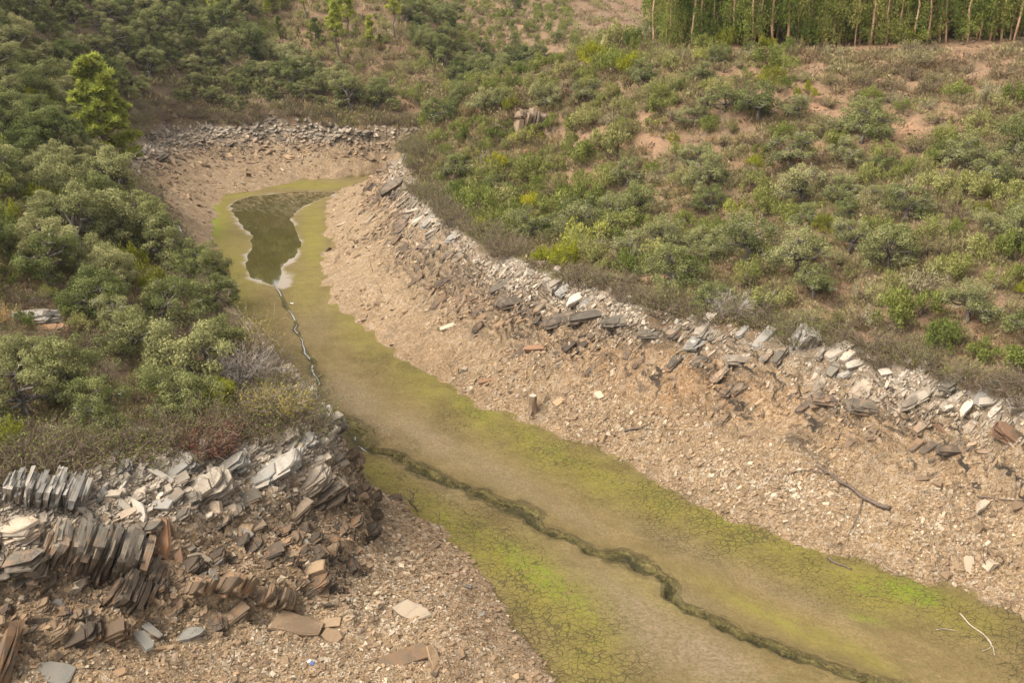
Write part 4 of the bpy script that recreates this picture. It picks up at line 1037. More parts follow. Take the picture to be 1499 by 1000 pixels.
# ------------------------------------------------------------------ rocks of the shore
def frame(nn, ax):
    nn = unit(np.asarray(nn, float)); ax = np.asarray(ax, float); ax = unit(ax - (ax * nn).sum(-1, keepdims=True) * nn); b = np.cross(nn, ax)
    return np.stack([ax, b, nn], -1)
def side_of(x, y):
    """0 right shore, 1 promontory, 2 far left shore"""
    return np.where((x > MIDX(y)) & ~((y > 104) & (x < -13)), 0, np.where(y < 48, 1, 2))
AX = np.array([(.80, .50, .10), (.85, .35, .22), (.62, -.60, -.30)]); NN = np.array([(-.42, -.36, .83), (-.30, -.52, .80), (-.35, -.40, .85)])
def strata(x, y, r, jn=.16, ja=.22):
    sd = side_of(x, y); n = len(x)
    return frame(unit(NN[sd] + r.normal(0, jn, (n, 3))), AX[sd] + r.normal(0, ja, (n, 3)))
def bank_points(N, r, power=.9):
    y = 15 + 125 * r.random(N) ** 1.0; y = np.where(r.random(N) < .7, 15 + 50 * r.random(N), y); x = r.uniform(-52, 34, N)
    z = Hgrid(x, y); sv = nearest(FD['s'], x, y); dmv = nearest(FD['dm'], x, y); dwv = nearest(FD['dw'], x, y)
    ok = (dmv > .05) & (dwv > -.35) & in_frame(x, y, z, 25); ok[ok] &= visible(x[ok], y[ok], z[ok], .2)
    return [a[ok] for a in (x, y, z, sv, dmv, dwv)]
def set_rot(o, M, scale):
    from mathutils import Matrix
    S = M * np.asarray(scale)[None, :]
    m = Matrix([[*map(float, S[i]), 0] for i in range(3)] + [[0, 0, 0, 1]]); m.translation = o.location; o.matrix_world = m
SLABS = []
for i in range(14): SLABS.append(slab(700 + i))
SM = {}
def slab_mesh(i, mat):
    k = (i, mat.name)
    if k not in SM: SM[k] = SLABS[i].mesh('slate_slab', [mat])
    return SM[k]
OUT = [outcrop(800 + i, [12, 16, 11, 18, 13, 15][i], [.6, .75, .5, .8, .65, .55][i], [.7, .9, .6, 1.0, .8, .7][i], [.6, .5, .75, .6, .7, .55][i]) for i in range(6)]
OUT += [outcrop(840 + i, [40, 46, 36][i], [.8, .7, .9][i], 1.5, [.5, .6, .45][i], True) for i in range(3)]
OM = {}
def out_mesh(i, mat):
    k = (i, mat.name)
    if k not in OM: OM[k] = OUT[i].mesh('slate_outcrop', [mat])
    return OM[k]
SHORE = {0: 'right shore', 1: 'left promontory', 2: 'far shore'}
rk = np.random.default_rng(31)

# rocks picked out in the photograph: kind, pixel of the middle, half length m, (aspect scale), material, normal, axis, label
HERO = [
 ('s',(600,900),.62,(1,1,1.1),M_PALE,(.1,-.45,.9),(.8,-.5,0),'large cream-coloured flat stone lying on the gravel of the promontory'),
 ('s',(458,843),.50,(1,1.2,2.2),M_CHIP,(-.35,-.5,.75),(.8,.1,.2),'thick tan block with a chipped flat top above the promontory gravel'),
 ('s',(432,922),.85,(1,1,.9),M_CHIP,(.15,-.45,.88),(.9,-.25,0),'broad flat grey-tan slab below the brown outcrop'),
 ('s',(483,918),.42,(1,1,1),M_CHIP,(.0,-.5,.86),(.9,.1,0),'flat stone beside the broad grey-tan slab'),
 ('s',(486,938),.36,(1,1,1),M_CHIP,(.1,-.6,.8),(.7,-.4,0),'rounded flat stone just below another flat stone on the gravel'),
 ('s',(280,932),.42,(1,1,1),M_BLUE,(.0,-.5,.86),(1,.1,0),'blue-grey slab on the gravel slope of the promontory'),
 ('s',(212,942),.40,(1,.7,1),M_BLUE,(.2,-.4,.9),(.7,-.7,0),'elongated blue-grey slab tilted on the gravel'),
 ('s',(222,925),.38,(1,.8,1),M_BLUE,(.2,-.5,.9),(.8,-.6,0),'dark blue-grey slab resting on another blue-grey slab'),
 ('s',(80,990),.62,(1,.8,1),M_BLUE,(.1,-.45,.9),(1,-.15,0),'large grey slab at the bottom edge of the promontory'),
 ('s',(10,968),.95,(1,.9,1.6),M_DARKSLATE,(-.75,-.45,.5),(.5,.35,.75),'dark upended slab cut by the lower left corner'),
 ('s',(205,750),.45,(1,.75,1),M_PALE,(-.05,-.75,.66),(.25,.2,-1),'pale oval slab standing upright below the promontory rim'),
 ('s',(180,740),.42,(1,.7,1),M_PALE,(-.1,-.7,.7),(.6,.2,-.8),'pale oblong slab leaning left of the upright oval slab'),
 ('s',(127,752),.36,(1,.8,1.3),M_PALE,(.1,-.4,.9),(.8,-.4,-.2),'small near-white slab under the grey vertical cliff'),
 ('s',(205,698),.40,(1,.8,1),M_PALE,(0,-.75,.66),(.15,0,1),'rounded pale slab upright in the promontory rim'),
 ('s',(155,690),.55,(1,.8,1.4),M_SLATE,(-.3,-.7,.6),(.5,.3,.75),'grey block leaning at the top of the promontory rim'),
 ('s',(240,700),.60,(1,.45,1.1),M_PALE,(.2,-.6,.7),(.7,.1,-.7),'long curved pale slab sloping down the promontory rim'),
 ('s',(22,762),.46,(1,.7,1.1),M_PALE,(.0,-.35,.93),(.9,-.2,0),'pale flat cap stone on the dry-looking pile at the left edge'),
 ('s',(78,803),.34,(1,1,1.4),M_SLATE,(.1,-.6,.8),(.8,-.2,-.4),'square light block in the dark gully of the promontory'),
 ('s',(310,752),.42,(1,1.1,2),M_SLATE,(-.2,-.6,.75),(.7,.2,.4),'brown cubic boulder under the promontory ledge'),
 ('s',(357,777),.34,(1,.8,1.6),M_CHIP,(.1,-.5,.85),(.9,-.2,0),'brown block on the scree with a small grey block beside it'),
 ('s',(362,787),.24,(1,.8,1.5),M_BLUE,(.2,-.5,.85),(.8,-.5,-.1),'small grey block touching a brown block on the scree'),
 ('s',(238,790),.75,(1,.55,.8),M_RUST,(-.2,-.8,.5),(.15,-.3,-1),'rust-red upright slab face in the promontory cliff'),
 ('s',(262,822),.60,(1,.6,.8),M_RUST,(.05,-.8,.55),(.3,-.2,-1),'smaller rust-red slab leaning beside the larger rusty face'),
 ('s',(635,968),.55,(1,.7,1.5),M_CHIP,(.4,-.4,.75),(.3,-.6,-.5),'tan wedge-shaped stone beside a layered rock fan'),
 ('s',(330,885),.45,(1,.5,1),M_CHIP,(.0,-.5,.85),(.9,.4,0),'narrow tan slab on scree under the rusty faces'),
 ('s',(1415,602),.62,(1,.55,1.6),M_PALE,(.0,-.35,.93),(.75,.6,.1),'long thick pale block lying below the right shore rim'),
 ('s',(1445,591),.42,(1,.7,1.2),M_PALE,(.0,-.5,.86),(1,.05,0),'flat pale block behind the long thick block at the right'),
 ('s',(1430,608),.36,(1,.6,1.2),M_PALE,(.1,-.4,.9),(.6,.7,0),'smaller pale block in front of the long thick block'),
 ('s',(1490,597),.50,(1,.9,2.2),M_PALE,(.0,-.5,.86),(1,.05,0),'big pale boulder at the right edge of the shore'),
 ('s',(1378,632),.42,(1,.5,1.4),M_RUST,(.3,-.5,.8),(.5,-.6,-.3),'red-brown stone below the pale blocks of the right shore'),
 ('s',(1437,748),.42,(1,.85,2.0),M_PALE,(-.15,-.35,.92),(.85,.35,0),'cream square block alone on the right gravel slope'),
 ('s',(1419,829),.36,(1,.85,1.8),M_PALE,(-.05,-.75,.65),(.1,.3,1),'cream upright block near the mud edge at the right'),
 ('s',(1490,745),.40,(1,.9,1.6),M_CHIP,(.0,-.4,.9),(.8,.4,0),'tan block half out of the right edge above the gravel'),
 ('s',(1300,547),.45,(1,.7,1),M_PALE,(-.1,-.4,.9),(.9,.2,0),'broad pale slab in the middle of the right shore rim'),
 ('s',(1265,520),.55,(1,.6,.9),M_BLUE,(.1,-.4,.9),(.8,-.5,0),'grey slab tipped against the bramble edge'),
 ('s',(1250,538),.42,(1,.8,1),M_PALE,(-.1,-.3,.94),(.9,.3,0),'pale flat slab just below the tipped grey slab'),
 ('s',(1195,598),.38,(1,.8,1),M_CHIP,(-.05,-.3,.94),(.9,.1,0),'flat tan slab on the gravel below the right shore ledge'),
 ('s',(655,480),.55,(1,.85,1),M_PALE,(-.1,-.3,.94),(.9,.4,0),'pale rounded slab alone on the scree of the right shore'),
 ('s',(845,440),.85,(1,.75,1),M_PALE,(-.1,-.35,.93),(.9,.5,0),'largest bright slab in the middle rim of the right shore'),
 ('s',(845,517),.55,(1,.4,1),M_CHIP,(-.2,-.4,.9),(.8,.7,0),'elongated light slab pointing uphill on the right scree'),
 ('s',(780,512),.70,(1,.6,1.3),M_RUST,(-.2,-.5,.85),(.9,-.1,0),'dark red-brown rock jutting from the right scree'),
 ('s',(715,560),.60,(1,.6,1.2),M_RUST,(-.2,-.4,.9),(.8,.2,0),'rust-brown rocks patch low on the right scree'),
 ('s',(500,330),.5,(1,.6,1),M_PALE,(-.1,-.3,.94),(.9,.5,0),'light slab on the rock spur beside the pond'),
 ('s',(205,632),.45,(1,.5,1),M_PALE,(.1,-.5,.85),(.9,-.2,0),'pale slab in brown litter above the promontory'),
 ('s',(70,632),.42,(1,.7,1),M_PALE,(.1,-.5,.85),(.9,-.2,0),'light grey slab in brown litter at the left edge'),
 ('o',(95,560),.75,(1,.8,1),M_BLUE,(.3,-.6,.7),(.8,-.3,-.2),'lichened grey boulder under a small leaning oak'),
 ('o',(28,468),1.9,(1,.5,.42),M_BLUE,(0,-.15,1),(1,.06,0),'ruined grey and orange stone wall on the left slope'),
 ('o',(75,484),.7,(1,.7,.6),M_RUST,(0,-.2,1),(1,.05,0),'orange-stained stones at the end of the ruined wall'),
 ('o',(275,650),1.0,(1,.5,.35),M_RUST,(0,-.3,.95),(1,.15,0),'orange-brown ledge of thin beds above the promontory rim'),
 ('o',(775,192),1.9,(1,.8,1.25),M_SLATE,(-.9,-.3,.25),(.1,.1,1),'tall tan rock outcrop standing among shrubs on the right hill'),
 ('o',(735,190),.8,(1,.8,1),M_SLATE,(-.9,-.3,.25),(.1,.1,1),'small tan rock beside the tall outcrop on the right hill'),
 ('o',(925,265),1.2,(1,.6,.5),M_SLATE,(-.3,-.5,.8),(.9,.2,0),'low broken rock ledge on red soil of the right hill'),
 ('o',(575,278),1.5,(1,.7,.7),M_DARKSLATE,(-.3,-.5,.75),(.8,.4,.1),'black jagged outcrop at the rim of the spur by the pond'),
 ('o',(590,330),1.0,(1,.7,.6),M_DARKSLATE,(-.4,-.5,.75),(.7,.5,.2),'dark upright rock below the black outcrop on the spur'),
 ('o',(20,830),1.25,(1,.8,.95),M_DARKSLATE,(-.12,-.25,.95),(1,.1,0),'dark layered block at the left edge of the promontory cliff'),
 ('o',(18,788),1.0,(1,.8,.7),M_SLATE,(-.1,-.2,.97),(1,-.05,0),'stacked grey beds topped by a pale cap stone'),
 ('o',(100,800),.9,(1,.8,1.2),M_DARKSLATE,(-.8,-.3,.45),(.25,-.2,.95),'black blocky pillar in the promontory gully'),
 ('o',(160,812),1.35,(1,.85,1.1),M_DARKSLATE,(-.85,-.2,.40),(.35,-.3,.88),'big dark cliff of upright beds in the promontory'),
 ('o',(205,838),.95,(1,.8,1.0),M_DARKSLATE,(-.8,-.1,.55),(.45,-.4,.8),'dark fin of upright beds right of the big dark cliff'),
 ('o',(188,868),.85,(1,.8,.9),M_DARKSLATE,(-.7,-.2,.6),(.5,-.4,.75),'brown-black block at the foot of the big dark cliff'),
 ('o',(215,775),.75,(1,.7,.9),M_DARKSLATE,(-.1,-.3,.95),(1,0,.1),'square dark block beside the rusty slab face'),
 ('o',(50,725),1.5,(1,.55,.75),M_BLUE,(-.9,-.15,.3),(.1,-.55,.85),'grey vertical cliff with fine upright beds at the rim'),
 ('o',(100,722),1.2,(1,.55,.7),M_BLUE,(-.9,-.1,.3),(.05,-.5,.86),'second grey vertical cliff right of the first'),
 ('o',(340,870),1.1,(1,.7,.9),M_SLATE,(-.55,-.35,.7),(.6,-.5,.4),'brown ragged outcrop with hanging edges in the scree'),
 ('o',(398,882),1.0,(1,.6,.9),M_SLATE,(-.7,-.3,.6),(.5,-.5,.7),'brown outcrop with a sharp crest beside the broad slab'),
 ('o',(290,868),.8,(1,.7,.9),M_SLATE,(-.6,-.4,.6),(.6,-.5,.4),'brown crumbling outcrop left of the ragged one'),
 ('o',(165,935),.85,(1,.6,.8),M_SLATE,(-.5,-.45,.7),(.8,-.1,.4),'low brown bedded outcrop in gravel at the lower left'),
 ('o',(590,968),1.0,(1,.55,.6),M_SLATE,(-.15,-.75,.6),(.95,.25,.2),'fan of thin tan beds at the bottom edge of the promontory'),
 ('o',(300,720),1.1,(1,.7,.7),M_SLATE,(-.35,-.5,.75),(.85,.3,.3),'stack of thick grey beds below the curved pale slab'),
 ('o',(405,690),1.3,(1,.6,.55),M_BLUE,(-.3,-.5,.8),(.85,.35,.25),'grey bedded ledge right under the rim bushes of the promontory'),
 ('o',(455,715),1.0,(1,.7,.7),M_SLATE,(-.35,-.5,.75),(.8,.35,.3),'overhanging bedded ledge near the tip of the promontory'),
 ('o',(480,730),1.0,(1,.6,.6),M_DARKSLATE,(-.35,-.5,.75),(.8,.35,.3),'dark undercut ledge near the tip of the promontory'),
 ('o',(330,690),1.1,(1,.6,.6),M_BLUE,(-.35,-.5,.78),(.85,.35,.25),'grey tilted beds beneath the red-brown bush'),
 ('o',(1280,600),1.3,(1,.5,.35),M_DARKSLATE,(.05,-.5,.85),(1,-.12,-.08),'long dark ledge under the pale slabs of the right shore'),
 ('o',(1220,588),1.2,(1,.5,.35),M_DARKSLATE,(.05,-.5,.85),(1,-.1,-.08),'dark ledge left of the long ledge on the right shore'),
 ('o',(1395,590),.8,(1,.5,.5),M_SLATE,(-.3,-.5,.75),(.8,.4,.2),'steep tilted beds left of the long thick pale block'),
 ('o',(1340,585),1.0,(1,.5,.5),M_SLATE,(-.3,-.55,.75),(.85,.35,.15),'fanning tilted beds at the right end of the dark ledge'),
 ('o',(1170,500),1.3,(1,.4,.55),M_BLUE,(-.9,-.2,.3),(.2,-.4,.9),'grey upright beds at the bramble edge of the right shore'),
 ('o',(1400,660),.9,(1,.4,.25),M_DARKSLATE,(.0,-.4,.9),(1,-.05,0),'low dark ledge in the gravel at the right'),
 ('o',(1480,640),.9,(1,.7,.5),M_RUST,(.2,-.5,.8),(.7,-.5,-.2),'red-brown rocks at the right edge below the pale boulder'),
 ('o',(820,470),1.2,(1,.6,.5),M_DARKSLATE,(-.2,-.5,.8),(.85,.3,.1),'black ledge in the middle of the right shore'),
 ('o',(905,470),1.1,(1,.6,.5),M_DARKSLATE,(-.1,-.5,.85),(.95,.1,.0),'black broken ledge right of the middle of the shore'),
 ('o',(700,430),1.2,(1,.6,.45),M_DARKSLATE,(-.3,-.45,.8),(.8,.5,.1),'dark tilted beds on the upper right scree'),
 ('o',(760,442),1.4,(1,.45,.32),M_DARKSLATE,(-.2,-.45,.85),(.9,.15,.05),'dark ledge of broken beds left of the black middle ledge'),
 ('o',(865,462),1.4,(1,.4,.32),M_DARKSLATE,(-.2,-.45,.85),(.95,.05,.0),'dark ledge between the black middle ledge and the black broken ledge'),
 ('o',(660,408),1.5,(1,.4,.30),M_DARKSLATE,(-.25,-.45,.85),(.85,.35,.1),'dark low ledge on the upper scree nearer the spur'),
 ('o',(740,418),1.3,(1,.4,.30),M_DARKSLATE,(-.25,-.45,.85),(.85,.35,.1),'dark ledge close under the pale rim in the middle shore'),
 ('o',(960,488),1.2,(1,.4,.30),M_DARKSLATE,(-.1,-.45,.85),(1,-.1,-.05),'dark thin ledge at the start of the long right-hand slope'),
 ('o',(1090,530),1.1,(1,.4,.28),M_SLATE,(-.1,-.45,.85),(1,-.1,-.05),'brown thin ledge on the orange slope of the right shore'),
]
reserved = []
n_slab = n_out = 0
for kind, p, sz, sc, mat, nn, ax, lb in HERO:
    x, y, z = ground(*p); M = frame(np.array(nn, float), np.array(ax, float))
    if kind == 's':
        i = rk.integers(14); o = D.objects.new('slate_slab', slab_mesh(i, mat)); COL.objects.link(o); T = SLABS[i]; sink = -.04
        o.location = (x, y, z + .10 * sz); set_rot(o, M, np.array(sc) * sz * 1.08); tag(o, lb, 'slate slab', 'loose slate slabs'); n_slab += 1
    else:
        up = nn[0] < -.5 and mat in (M_DARKSLATE, M_BLUE)
        o = D.objects.new('slate_outcrop', out_mesh(6 + n_out % 3 if up else int(rk.integers(6)), mat)); COL.objects.link(o)
        o.location = (x, y, z - (.28 if up else .08) * sz); set_rot(o, M, np.array(sc) * sz); tag(o, lb, 'rock outcrop', 'slate outcrops'); n_out += 1
    reserved.append((x, y, sz * .8))
reserved = np.array(reserved)
def clear(x, y): return np.all((x[:, None] - reserved[None, :, 0]) ** 2 + (y[:, None] - reserved[None, :, 1]) ** 2 > reserved[None, :, 2] ** 2, 1)

# outcrops of tilted beds scattered along the ledges
x, y, z, sv, dmv, dwv = bank_points(26000, rk)
lg = nearest(FD['amt'], x, y); sd = side_of(x, y); DKV = blobs(*proj(x, y, z)[:2], DRKB)
pr = np.where(sd == 1, sstep(.50, .64, sv) * 1.0, np.where(sd == 0, lg * sstep(.35, .6, sv) * .8 + .5 * sstep(.74, .90, sv), .9 * sstep(.5, .8, sv)))
pr = np.maximum(pr, DKV * .8)
k = np.nonzero((rk.random(len(x)) < pr) & clear(x, y))[0]
g2 = Grid2(1.0); chosen = []
for i in k:
    sp = .42 if sd[i] == 1 else .6
    rr = rk.uniform(.26, .66 if sd[i] != 1 else .52) * (1.0 if sd[i] == 0 else 1.15 if sd[i] == 1 else 1.5) * (1.0 if y[i] < 60 else 1.25)
    if g2.free(x[i], y[i], rr * sp): g2.put(x[i], y[i], rr * sp); chosen.append((i, rr))
chosen.sort(key=lambda c: -c[1] / y[c[0]]); chosen = [c for q, m in ((0, 90), (1, 95), (2, 45)) for c in [c for c in chosen if sd[c[0]] == q][:m]]; rest_out = []; print('outcrops', len(chosen), len(rest_out))
MROT = strata(x, y, rk, .08, .12)
for i, rr in chosen:
    dk = rk.random() < .85 * DKV[i] or rk.random() < ((.2 if sv[i] < .52 else .62) if sv[i] < .86 else .15 if sd[i] != 2 else .4)
    mat = M_DARKSLATE if dk else (M_BLUE if sv[i] > .9 and rk.random() < .35 else M_SLATE)
    o = D.objects.new('slate_outcrop', out_mesh(int(rk.integers(6)), mat)); COL.objects.link(o); o.location = (float(x[i]), float(y[i]), float(z[i]) - .12 * rr)
    set_rot(o, MROT[i], np.array([rk.uniform(.9, 1.4), rk.uniform(.7, 1.0), rk.uniform(.45, .8)]) * rr)
    word = 'dark' if dk else 'grey' if mat is M_BLUE else 'brown' if sv[i] < .8 else 'pale'
    tag(o, f"{word} outcrop of tilted beds on the {SHORE[int(sd[i])]}", 'rock outcrop', 'slate outcrops', (x[i], y[i], z[i]))

# loose slabs: the largest as things, the rest in the scree
x, y, z, sv, dmv, dwv = bank_points(240000, rk); sd = side_of(x, y)
lg = nearest(FD['amt'], x, y)
DKV = blobs(*proj(x, y, z)[:2], DRKB)
pr = .006 + .25 * DKV + .10 * sstep(.4, .7, sv) + .42 * sstep(.66, .82, sv) + .16 * lg
pr = np.where(sd == 0, pr * np.clip(.55 + 2.2 * fbm(x * .3, y * .3, 3, 77), .12, 1.7), pr)
pr = np.where(sd == 1, .05 + .85 * sstep(.50, .68, sv), pr) * np.clip((y / 48) ** -.8, .4, 1.6)
pr = np.where(y > 85, pr * 2.2 + .16 * sstep(.3, .6, sv), pr)
k = np.nonzero((rk.random(len(x)) < pr * 1.1))[0]
sz = np.exp(rk.normal(-1.72, .42, len(x))) * np.clip((y / 45) ** .75, .8, 2.4); sz = np.where(sd == 1, sz * np.where(sv > .84, .95, .78), np.where((sd == 0) & (y < 75), np.minimum(sz * .72, .36), sz)); sz = np.clip(sz, .08, .75)
k = k[clear(x[k], y[k]) | (sz[k] < .26)]
k = k[np.argsort(-(sz[k] / y[k]))]; print('slabs', len(k))
MROT = strata(x, y, rk, .15, .22)
nr = nrm(x, y)
flat = rk.random(len(x)) < np.where(sv > .8, .12, .6)
MF = frame(nr + rk.normal(0, .18, nr.shape), AX[sd] + rk.normal(0, .6, nr.shape))
MROT = np.where(flat[:, None, None], MF, MROT)
NSL = 295 - n_slab
for i in k[:NSL]:
    u = .95 if rk.random() < DKV[i] * .7 else rk.random(); mat = M_BLUE if u < .12 else M_PALE if u < .12 + (.22 if sv[i] > .72 else .10) else M_CHIP if u < .55 else M_SLATE if u < .9 else M_DARKSLATE
    o = D.objects.new('slate_slab', slab_mesh(int(rk.integers(14)), mat)); COL.objects.link(o); o.location = (float(x[i]), float(y[i]), float(z[i] + .06 * sz[i]))
    set_rot(o, MROT[i], np.array([1.1, rk.uniform(.75, 1.1) if sd[i] else rk.uniform(.45, .9), rk.uniform(.7, 1.5)]) * sz[i])
    word = 'blue-grey' if mat is M_BLUE else 'pale' if mat is M_PALE else 'tan' if mat is M_CHIP else 'dark' if mat is M_DARKSLATE else 'brown'
    tag(o, f"{word} slate slab on the {SHORE[int(sd[i])]}", 'slate slab', 'loose slate slabs', (x[i], y[i], z[i]))
def merged(name, mat, templates, idx, x, y, z, M, S, r):
    g = Geo(); tk = r.integers(len(templates), size=len(idx))
    for ti, (v, q, t, rv) in enumerate(templates):
        m = idx[tk == ti]
        if not len(m): continue
        W = np.einsum('nij,nvj->nvi', M[m], v[None] * S[m][:, None, :]) + np.c_[x[m], y[m], z[m]][:, None]
        nv = len(v); off = (np.arange(len(m)) * nv)[:, None, None]
        g.add(W.reshape(-1, 3), (q[None] + off).reshape(-1, 4) if len(q) else None, (t[None] + off).reshape(-1, 3) if len(t) else None, 0, np.repeat(r.random(len(m)), nv), (v[None, :, 2] * S[m][:, None, 2]).reshape(-1))
    o = D.objects.new(name, g.mesh(name, [mat])); COL.objects.link(o); o['kind'] = 'stuff'; return o
TS_ = [(np.concatenate(g.v), np.concatenate(g.q), np.concatenate(g.t), 0) for g in SLABS if len(g.v) <= 2]
if len(TS_) < 4: TS_ = [(np.concatenate(g.v), np.concatenate(g.q), np.concatenate(g.t), 0) for g in SLABS[:6]]
rest = k[NSL:NSL + 26000]
S = np.c_[np.full(len(x), 1.15), np.where(sd == 0, rk.uniform(.35, .8, len(x)), rk.uniform(.5, 1.0, len(x))), rk.uniform(.6, 1.2, len(x))] * sz[:, None]
dk = rk.random(len(x)) < DKV * .8
merged('dark_rubble', M_DARKSLATE, TS_, rest[dk[rest]], x, y, z + .05 * sz, MROT, S, rk); rest = rest[~dk[rest]]
w = rk.random(len(x)) < np.where(sv > .6, .62, .25)
merged('scree', M_CHIP, TS_, rest[~w[rest]], x, y, z + .05 * sz, MROT, S, rk)
merged('slate_rubble', M_SLATE, TS_, rest[w[rest]], x, y, z + .05 * sz, MROT, S, rk)
# chips
BOX = []
for i in range(24):
    r = np.random.default_rng(900 + i); a, c = .45 + .5 * r.random(), .16 + .3 * r.random()
    v = np.array([(-1, -a, -c), (1, -a, -c), (1, a, -c), (-1, a, -c), (-1, -a, c), (1, -a, c), (1, a, c), (-1, a, c)], float)
    v[:, :2] *= 1 + r.normal(0, .26, (8, 2)); v[:, 2] *= 1 + r.normal(0, .2, 8); v[4:, :2] *= .85
    BOX.append((v, np.array([(0, 3, 2, 1), (4, 5, 6, 7), (0, 1, 5, 4), (1, 2, 6, 5), (2, 3, 7, 6), (3, 0, 4, 7)]), np.zeros((0, 3), int), 0))
x, y, z, sv, dmv, dwv = bank_points(900000, rk); sd = side_of(x, y)
px, py, dd = proj(x, y, z)
WHITE = blobs(px, py, [(1160,720,90,40,25,1),(1060,700,60,25,25,.6),(1240,770,70,26,25,.9),(1130,600,60,20,10,.5),(1380,790,70,30,20,.7),(1010,470,40,12,0,.6),(560,860,120,60,45,.8),(450,960,200,40,0,.7),(1020,620,140,40,10,.5),(640,600,60,30,30,.4)])
pr = (.30 + .45 * WHITE + .35 * sstep(.5, .9, sv) + .3 * (fbm(x * .3, y * .3, 3, 12) > .05)) * np.clip((y / 40) ** -1.15, .12, 2.2) * sstep(-.2, .5, dmv) * (1 - blobs(px, py, [(1010,560,150,50,12,.85),(1300,655,170,40,14,.75),(620,500,90,40,38,.7),(1150,640,120,30,12,.6),(560,420,60,30,40,.6),(1450,690,80,25,10,.6)]))
pr = np.where(sd == 1, pr * 1.15, pr * np.clip(.28 + 2.6 * fbm(x * .22 + 9, y * .22, 3, 14) + .8 * WHITE + .5 * sstep(.6, .85, sv), .12, 1.6))
k = np.nonzero(rk.random(len(x)) < pr * .8)[0][:130000]; print('chips', len(k))
cs = np.exp(rk.normal(-2.95, .45, len(x))) * np.clip((y / 45) ** .8, .7, 2.0)
nr = nrm(x, y, .3); M = frame(nr + rk.normal(0, .35, nr.shape), AX[sd] + rk.normal(0, .9, nr.shape))
S = np.c_[np.ones(len(x)), np.ones(len(x)), np.ones(len(x))] * cs[:, None]
w = rk.random(len(x)) < .17 + .4 * WHITE
merged('gravel', M_CHIP, BOX, k[~w[k]], x, y, z + .15 * cs, M, S, rk)
merged('pale_gravel', M_PALE, BOX, k[w[k]], x, y, z + .15 * cs, M, S, rk)

x = rk.uniform(-14, 62, 60000); y = rk.uniform(48, 104, 60000); z = Hgrid(x, y); px, py, dd = proj(x, y, z)
k = np.nonzero((blobs(px, py, REDB) > .25) & (nearest(FD['dw'], x, y) < -.3) & (rk.random(len(x)) < .25) & in_frame(x, y, z))[0][:5000]
cs = np.exp(rk.normal(-2.5, .5, len(x))); nr = nrm(x, y, .3); M = frame(nr + rk.normal(0, .4, nr.shape), rk.normal(size=(len(x), 3))); S = np.repeat(cs[:, None], 3, 1)
merged('hillside_gravel', rock_mat('hill stones', (.25, .165, .10), (.30, .22, .15), (.10, .07, .045), .3, .3), BOX, k, x, y, z + .1 * cs, M, S, rk)
# ------------------------------------------------------------------ dead wood, stump, litter
def on(px, py, dz=0.0):
    x, y, z = ground(px, py); return np.array([x, y, z + dz])
def wood(name, lines, mat, label, cat, group=None, k=6):
    """lines: list of (pixel points or 3-D points, r0, r1); first is the stem"""
    g = Geo(); r = np.random.default_rng(len(label))
    for P, r0, r1 in lines:
        P = np.array(P); Q = smooth_line(P, 4); Q = Q + r.normal(0, max(r0, .02) * .35, Q.shape)
        tube(g, Q, np.linspace(r0, r1, len(Q)), k, 0, .4)
    o = D.objects.new(name, g.mesh(name, [mat], True)); COL.objects.link(o); tag(o, label, cat, group); return o
L_ = lambda pts, dz=.05: [on(*p, dz) for p in pts]
wood('dead_branch', [(L_([(1302,750),(1275,738),(1240,718),(1215,698),(1195,685)], .10), .11, .04), (L_([(1240,718),(1225,712),(1200,690),(1180,668)], .2), .03, .01), (L_([(1215,698),(1180,695),(1150,702),(1118,712)], .15), .03, .01),
   (L_([(1262,730),(1258,755),(1245,780),(1238,797)], .12), .035, .012), (L_([(1205,690),(1212,680),(1190,672)], .2), .025, .01)], M_DEAD, 'long dark fallen tree limb with side branches on the right gravel slope', 'dead branch', 'dead wood')
wood('dead_branch', [(L_([(915,635),(928,632),(940,628),(958,620)], .08), .07, .03), (L_([(938,629),(975,631),(1000,632)], .05), .02, .01)], M_DEAD, 'short dark driftwood limb on the middle of the right shore', 'dead branch', 'dead wood')
wood('dead_branch', [(L_([(1405,902),(1420,918),(1440,932),(1452,948),(1456,962)], .04), .028, .012), (L_([(1445,938),(1450,950),(1437,958)], .05), .018, .008)], M_PALEWOOD, 'pale forked branch lying on cracked mud at the lower right', 'dead branch', 'dead wood')
wood('dead_branch', [(L_([(1211,821),(1228,829),(1247,837)], .05), .05, .03)], M_DEAD, 'dark straight stick on the mud edge below the fallen limb', 'stick', 'dead wood')
wood('dead_branch', [(L_([(1370,924),(1385,925),(1400,927)], .03), .014, .008)], M_PALEWOOD, 'thin twig on mud left of the pale forked branch', 'stick', 'dead wood')
wood('dead_branch', [(L_([(1430,732),(1460,735),(1499,740)], .08), .04, .02), (L_([(1484,735),(1486,715),(1485,700)], .1), .02, .01)], M_DEAD, 'dark branch behind the cream square block at the right edge', 'dead branch', 'dead wood')
def upright(name, px, py, hpx, lean, label, r0=.035, twigs=5, seed=1, mat=None, cat='dead shoot'):
    r = np.random.default_rng(seed); b = on(px, py, -.08); h = hpx * b[1] / F; tip = b + np.array([lean * h, .1 * h, h]); st = wiggle(r, b, tip, 5, .05)
    ls = [(st, r0, r0 * .35)]
    for i in range(twigs):
        j = r.integers(1, 4); d = r.normal(size=3) * [1, .7, .4] + [0, 0, .7]; ls.append((wiggle(r, st[j], st[j] + unit(d) * h * r.uniform(.25, .5), 4, .08), r0 * .5, r0 * .2))
    return wood(name, ls, mat or M_DEAD, label, cat, 'dead wood')
upright('dead_shrub', 613, 750, 42, -.45, 'bare branching dead bush at the mud edge of the promontory', .05, 9, 3, None, 'dead shrub')
